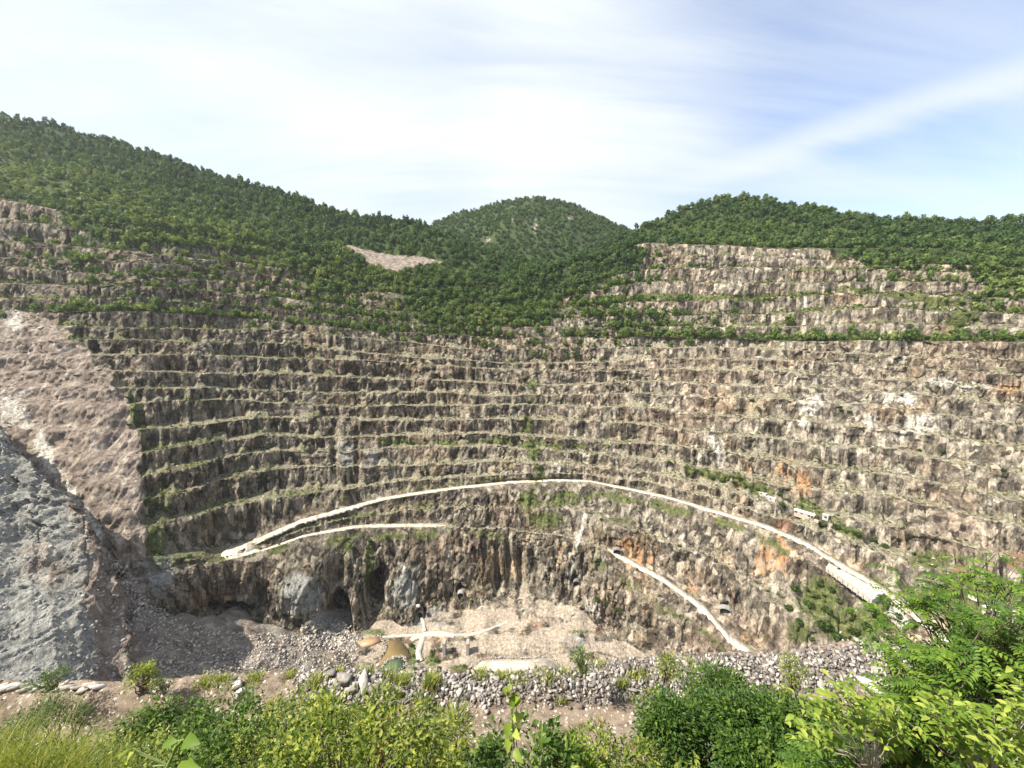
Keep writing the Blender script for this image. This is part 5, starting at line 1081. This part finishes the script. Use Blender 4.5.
def sapling(name, label, stem_px, ends, Yd, leaf, mat, stem, seed, per=15, ratio=0.46, stem_r=0.008, cat='sapling', sprd=0.16, droop=0.35):
    r = np.random.default_rng(seed); b0 = np.array(at_y(*stem_px, Yd)); root = tag(empty(name, Vector(b0)), label, cat); segs = []; P_ = []; D_ = []; N_ = []
    mid = [b0]; 
    for e in ends:
        p_ = np.array(at_y(e[0], e[1], Yd + r.normal() * 0.35)); fork = b0 + (p_ - b0) * 0.35 + np.array([(r.random() - .5) * .15, 0, 0.08])
        segs += limb(b0 - b0, fork - b0, stem_r, stem_r * .6, r, 3, 0.03); segs += limb(fork - b0, p_ - b0, stem_r * .6, stem_r * .25, r, 4, 0.03)
        dirn = (p_ - b0); dirn /= np.linalg.norm(dirn)
        for k in range(per):
            u = 0.35 + 0.65 * k / max(1, per - 1); c_ = fork + (p_ - fork) * u - b0 + r.normal(size=3) * sprd * 0.35; az = r.uniform(0, 6.28)
            d_ = dirn * 0.5 + np.array([math.cos(az), math.sin(az), -droop + r.normal() * .25]); P_.append(c_); D_.append(d_); N_.append(np.array([0, -.15, 1]) + r.normal(size=3) * 0.35)
    n = len(P_); ls = leaf * (0.65 + 0.6 * r.random(n)); link('foliage', leaves_mesh(np.array(P_), np.array(D_), np.array(N_), ls, ls * ratio, rnd=r.random(n)), mat, root); tubes('stem', segs, stem, root, 6); return root
def at_y(px, py, Yd): z_ = -float(trow(py)) * Yd; return (float(xof(px, Yd, z_)), Yd, z_)
rs = np.random.default_rng(9)
ends = [(x_ + rs.normal() * 4, np.interp(x_, [785, 820, 850, 880, 905], [700, 675, 672, 690, 715]) + rs.uniform(-3, 40)) for x_ in rs.uniform(788, 905, 46)]
sapling('lime_sapling', 'lime green broad leaved sapling with pale twigs in front of the feathery tree, left one', (872, 775), ends, 5.4, 0.125, M['leaf_lime'], M['pale_stem'], 31)
ends = [(x_ + rs.normal() * 4, np.interp(x_, [905, 950, 1000, 1040], [680, 690, 712, 700]) + rs.uniform(-3, 45)) for x_ in rs.uniform(905, 1045, 54)]
sapling('lime_sapling', 'lime green broad leaved sapling with pale twigs at the lower right corner', (985, 790), ends, 5.0, 0.125, M['leaf_lime'], M['pale_stem'], 32)
sapling('lime_sapling', 'lime green leafy shoot at the right edge above the corner sapling', (1050, 760), [(1010, 672), (1020, 680), (1005, 684), (1018, 668), (1024, 690), (1000, 690), (1014, 696), (1028, 700)], 5.2, 0.12, M['leaf_lime'], M['pale_stem'], 33)
# slender heart-leaved sapling in the middle and the big leaves at the lower left
def leaf_plant(name, label, stem, lv, Yd, mat):
    P0 = [np.array(at_y(a, b, Yd)) for a, b in stem]; b0 = P0[0]; root = tag(empty(name, Vector(b0)), label, 'sapling'); segs = [(P0[k] - b0, P0[k + 1] - b0, 0.012 - .002 * k, 0.010 - .002 * k) for k in range(len(P0) - 1)]; P_ = []; D_ = []; N_ = []; Ls = []
    for (a, b, c, d_, tlt) in lv:                            # base and tip of every big leaf
        p0 = np.array(at_y(a, b, Yd)); p1 = np.array(at_y(c, d_, Yd - 0.12 + tlt)); P_.append(p0 - b0); D_.append(p1 - p0); Ls.append(np.linalg.norm(p1 - p0) * 0.72); N_.append(np.array([-0.5, -0.5, 0.8]))
        j = int(np.argmin([np.linalg.norm(q_ - p0) for q_ in P0])); segs.append((P0[j] - b0, p0 - b0, 0.006, 0.004))
    Ls = np.array(Ls); link('foliage', leaves_mesh(np.array(P_), np.array(D_), np.array(N_), Ls, Ls * 0.52, 0.2, 0.22), mat, root); tubes('stem', segs, M['green_stem'], root, 6)
leaf_plant('slender_sapling', 'slender sapling with a few large leaves rising over the rubble bank', [(518, 790), (514, 745), (512, 715), (508, 690)],
           [(512, 722, 500, 748, .1), (513, 748, 526, 770, -.1), (513, 740, 498, 758, .2), (512, 718, 527, 716, 0), (510, 706, 519, 694, 0), (509, 698, 500, 686, 0), (508, 692, 512, 682, .1), (508, 690, 502, 694, .2), (513, 712, 508, 700, -.1), (514, 704, 522, 700, 0), (514, 730, 520, 742, -.1), (511, 698, 518, 690, .1)], 4.2, M['leaf_lime'])
leaf_plant('slender_sapling', 'thin sprig right of the centre sapling with three dark leaves', [(536, 795), (541, 760), (544, 744)], [(543, 748, 538, 736, 0), (543, 746, 552, 734, .1), (543, 752, 536, 756, 0), (541, 760, 549, 768, 0)], 4.4, M['leaf_mid'])
leaf_plant('heart_leaf_sapling', 'young plant with big smooth heart leaves at the bottom left', [(150, 800), (168, 765), (176, 748), (182, 740)],
           [(181, 742, 167, 752, 0), (178, 741, 151, 748, .1), (184, 740, 200, 744, 0), (132, 748, 110, 762, 0), (134, 752, 118, 770, .1), (176, 768, 205, 770, 0), (128, 768, 122, 778, 0), (172, 760, 160, 776, .1), (186, 744, 176, 757, 0)], 2.6, M['leaf_lime'])
# dry reddish stalk
def stalk(px, py0, py1, Yd, label):
    r = np.random.default_rng(px); b0 = np.array(at_y(px, py0, Yd)); root = tag(empty('dry_stalk', Vector(b0)), label, 'weed'); segs = []
    for k in range(16):
        e = np.array(at_y(px + r.normal() * 6 + 3, r.uniform(py1, (py0 + py1) / 2), Yd + r.normal() * .2)); segs += limb((0, 0, 0), e - b0, 0.012, 0.003, r, 4, 0.04)
    me = tubes('stalks', segs, M['dry'], root, 4); rv = np.random.default_rng(2).random(len(me.data.vertices)); attr(me.data, 'rnd', np.stack([rv] * 3, 1))
stalk(380, 775, 718, 6.0, 'dry reddish brown stalk standing among the yellow green bushes')
stalk(600, 728, 706, 15.5, 'tuft of dry brown stalks on the gravel track')
stalk(632, 750, 728, 12.0, 'dry stalks behind the bright yellow green bush')
# tangle of weeds between the bushes
rw = np.random.default_rng(41); nt = 1500; wx = rw.uniform(-20, 700, nt); top_ = np.interp(wx, [-20, 100, 200, 300, 440, 470, 560, 650, 700], [738, 722, 714, 716, 726, 758, 764, 756, 750]) + rw.uniform(0, 1, nt) ** 0.7 * 60
Yw = rw.uniform(5.5, 12, nt); tipw = np.stack([xof(wx, Yw, -trow(top_) * Yw), Yw, -trow(top_) * Yw], 1); Pw = []; Dw = []; Nw = []; Lw = []; Tw = []; sw = []
for k in range(nt):
    hL = rw.uniform(0.5, 1.1); ln_ = np.array([rw.normal() * .25, rw.normal() * .2, 1.0]); ln_ /= np.linalg.norm(ln_); tn = rw.random(); sw.append((tipw[k] - ln_ * hL, tipw[k], 0.007, 0.003))
    for j in range(15):
        u = 1 - 0.95 * (j / 15); az = rw.uniform(0, 6.28); Pw.append(tipw[k] - ln_ * hL * (1 - u)); Dw.append((math.cos(az), math.sin(az), rw.uniform(-.5, .5))); Nw.append((rw.normal() * .3, rw.normal() * .3 - .1, 1)); Lw.append(rw.uniform(0.07, 0.16) * Yw[k] / 9); Tw.append(min(1, .55 * tn + .45 * rw.random()))
Lw = np.array(Lw); o = link('weeds', leaves_mesh(np.array(Pw), np.array(Dw), np.array(Nw), Lw, Lw * 0.38, rnd=np.array(Tw)), M['leaf_yellow']); tag(o, kind='stuff')
o = tubes('weed_stems', sw, M['green_stem'], None, 3); tag(o, kind='stuff')
# tall grass at the left edge
def grass_mesh(P_, Ls, lean, rng, w=0.012):
    n = len(P_); az = rng.uniform(-2.6, 2.6, n); D0 = np.stack([np.cos(az) * lean, np.sin(az) * lean * .4, np.ones(n)], 1) + rng.normal(size=(n, 3)) * .12; sd_ = np.stack([-np.sin(az) * .3 + .9, np.cos(az) * .5, 0 * az], 1)
    out = []; 
    for k in range(5):
        u = k / 4; c_ = P_ + D0 * Ls[:, None] * u + np.stack([0.4 + np.cos(az), np.sin(az) * .5, -0.9 * np.ones(n)], 1) * (Ls * 0.35 * u * u)[:, None]; ww = w * (1 - u * 0.92); out += [c_ - sd_ * ww, c_ + sd_ * ww]
    V_ = np.stack(out, 1).reshape(-1, 3); f = np.array([(2 * k, 2 * k + 1, 2 * k + 3, 2 * k + 2) for k in range(4)]); Fc = (f[None] + (np.arange(n) * 10)[:, None, None]).reshape(-1, 4)
    me = np_mesh('grass', V_, Fc, 4, True); r = np.repeat(rng.random(n), 10); attr(me, 'rnd', np.stack([r] * 3, 1)); return me
rg = np.random.default_rng(14); n = 3400
gp = np.stack([rg.uniform(-90, 150, n), rg.uniform(0, 1, n)], 1); Yg = rg.uniform(4.6, 7.6, n)
top = np.interp(gp[:, 0], [-90, 0, 60, 110, 150], [700, 706, 716, 725, 752]) + rg.uniform(0, 1, n) ** 0.6 * 60 + 26 * (vnoise(gp[:, 0] / 14, Yg / 0.7, Yg * 0) - 0.5); zt = -trow(top) * Yg; xg = xof(gp[:, 0], Yg, zt); Lg = rg.uniform(0.35, 1.3, n)
o = link('grass', grass_mesh(np.stack([xg - .3 * Lg, Yg, zt - Lg * 0.75], 1), Lg, 0.6, rg, 0.009), M['grass']); tag(o, kind='stuff')
# grass tufts along the lip
def tuft(px, py, wpx, hpx, label, group, mat='grass', n=260):
    p_ = fgp(px, py); r = np.random.default_rng(px); dep = p_.y * 1.1; w_ = wpx / F * dep / 2; h_ = hpx / F * dep * 1.1
    P_ = np.stack([r.normal(size=n) * w_ * .45, r.normal(size=n) * w_ * .35, np.zeros(n) - .05], 1); L_ = h_ * r.uniform(0.5, 1.0, n)
    az = r.uniform(0, 6.28, n); D0 = np.stack([np.cos(az) * .5, np.sin(az) * .5, np.ones(n)], 1); sd_ = np.stack([-np.sin(az), np.cos(az), 0 * az], 1); out = []
    for k in range(4):
        u = k / 3; c_ = P_ + D0 * L_[:, None] * u - np.array([0, 0, 1]) * (L_ * .3 * u * u)[:, None]; ww = .022 * (1 - u * .9); out += [c_ - sd_ * ww, c_ + sd_ * ww]
    V_ = np.stack(out, 1).reshape(-1, 3); f = np.array([(2 * k, 2 * k + 1, 2 * k + 3, 2 * k + 2) for k in range(3)]); Fc = (f[None] + (np.arange(n) * 8)[:, None, None]).reshape(-1, 4)
    me = np_mesh('tuft', V_, Fc, 4, True); rv = np.repeat(r.random(n), 8); attr(me, 'rnd', np.stack([rv] * 3, 1)); o = link('grass_tuft', me, M[mat]); o.location = p_; tag(o, label, 'grass tuft', group)
for a, b, w_, h_ in [(205, 682, 24, 7), (222, 680, 18, 6), (255, 678, 22, 6), (290, 676, 16, 6), (316, 684, 22, 12), (338, 674, 18, 7), (365, 672, 20, 7), (385, 676, 26, 8)]: tuft(a, b, w_, h_, 'olive grass tuft on the lip left of the green pond', 'grass tufts on the left part of the lip')
for a, b, w_, h_ in [(402, 684, 18, 14), (431, 684, 18, 14)]: tuft(a, b, w_, h_, 'tall yellow grass tuft right below the green pond' if a < 420 else 'tall yellow grass tuft below the pale apron', None, n=420)
for a, b, w_, h_ in [(482, 676, 22, 10), (500, 677, 14, 8), (515, 678, 26, 8), (545, 677, 22, 8), (563, 673, 22, 7)]: tuft(a, b, w_, h_, 'green grass tuft in the row below the long white ledge', 'grass tufts below the white ledge', 'grass')
bush('small_shrub', 'bright green shrub right of the long white ledge on the lip', 'shrub', 583, 653, 19.0, 22, 1.1, 700, 0.11, M['leaf_mid'], 0.35, 26, 0.0, seed=24)
for a, b, w_, h_ in [(620, 685, 14, 10), (636, 672, 26, 8), (650, 690, 24, 7), (628, 695, 24, 5), (600, 665, 16, 5), (690, 665, 24, 8), (460, 655 + 18, 20, 6), (400, 694, 10, 8), (423, 702, 24, 10), (780, 690, 20, 8), (560, 700, 12, 6)]: tuft(a, b, w_, h_, 'scattered grass tuft between the stones of the rubble bank', 'grass tufts in the rubble bank', 'grass')
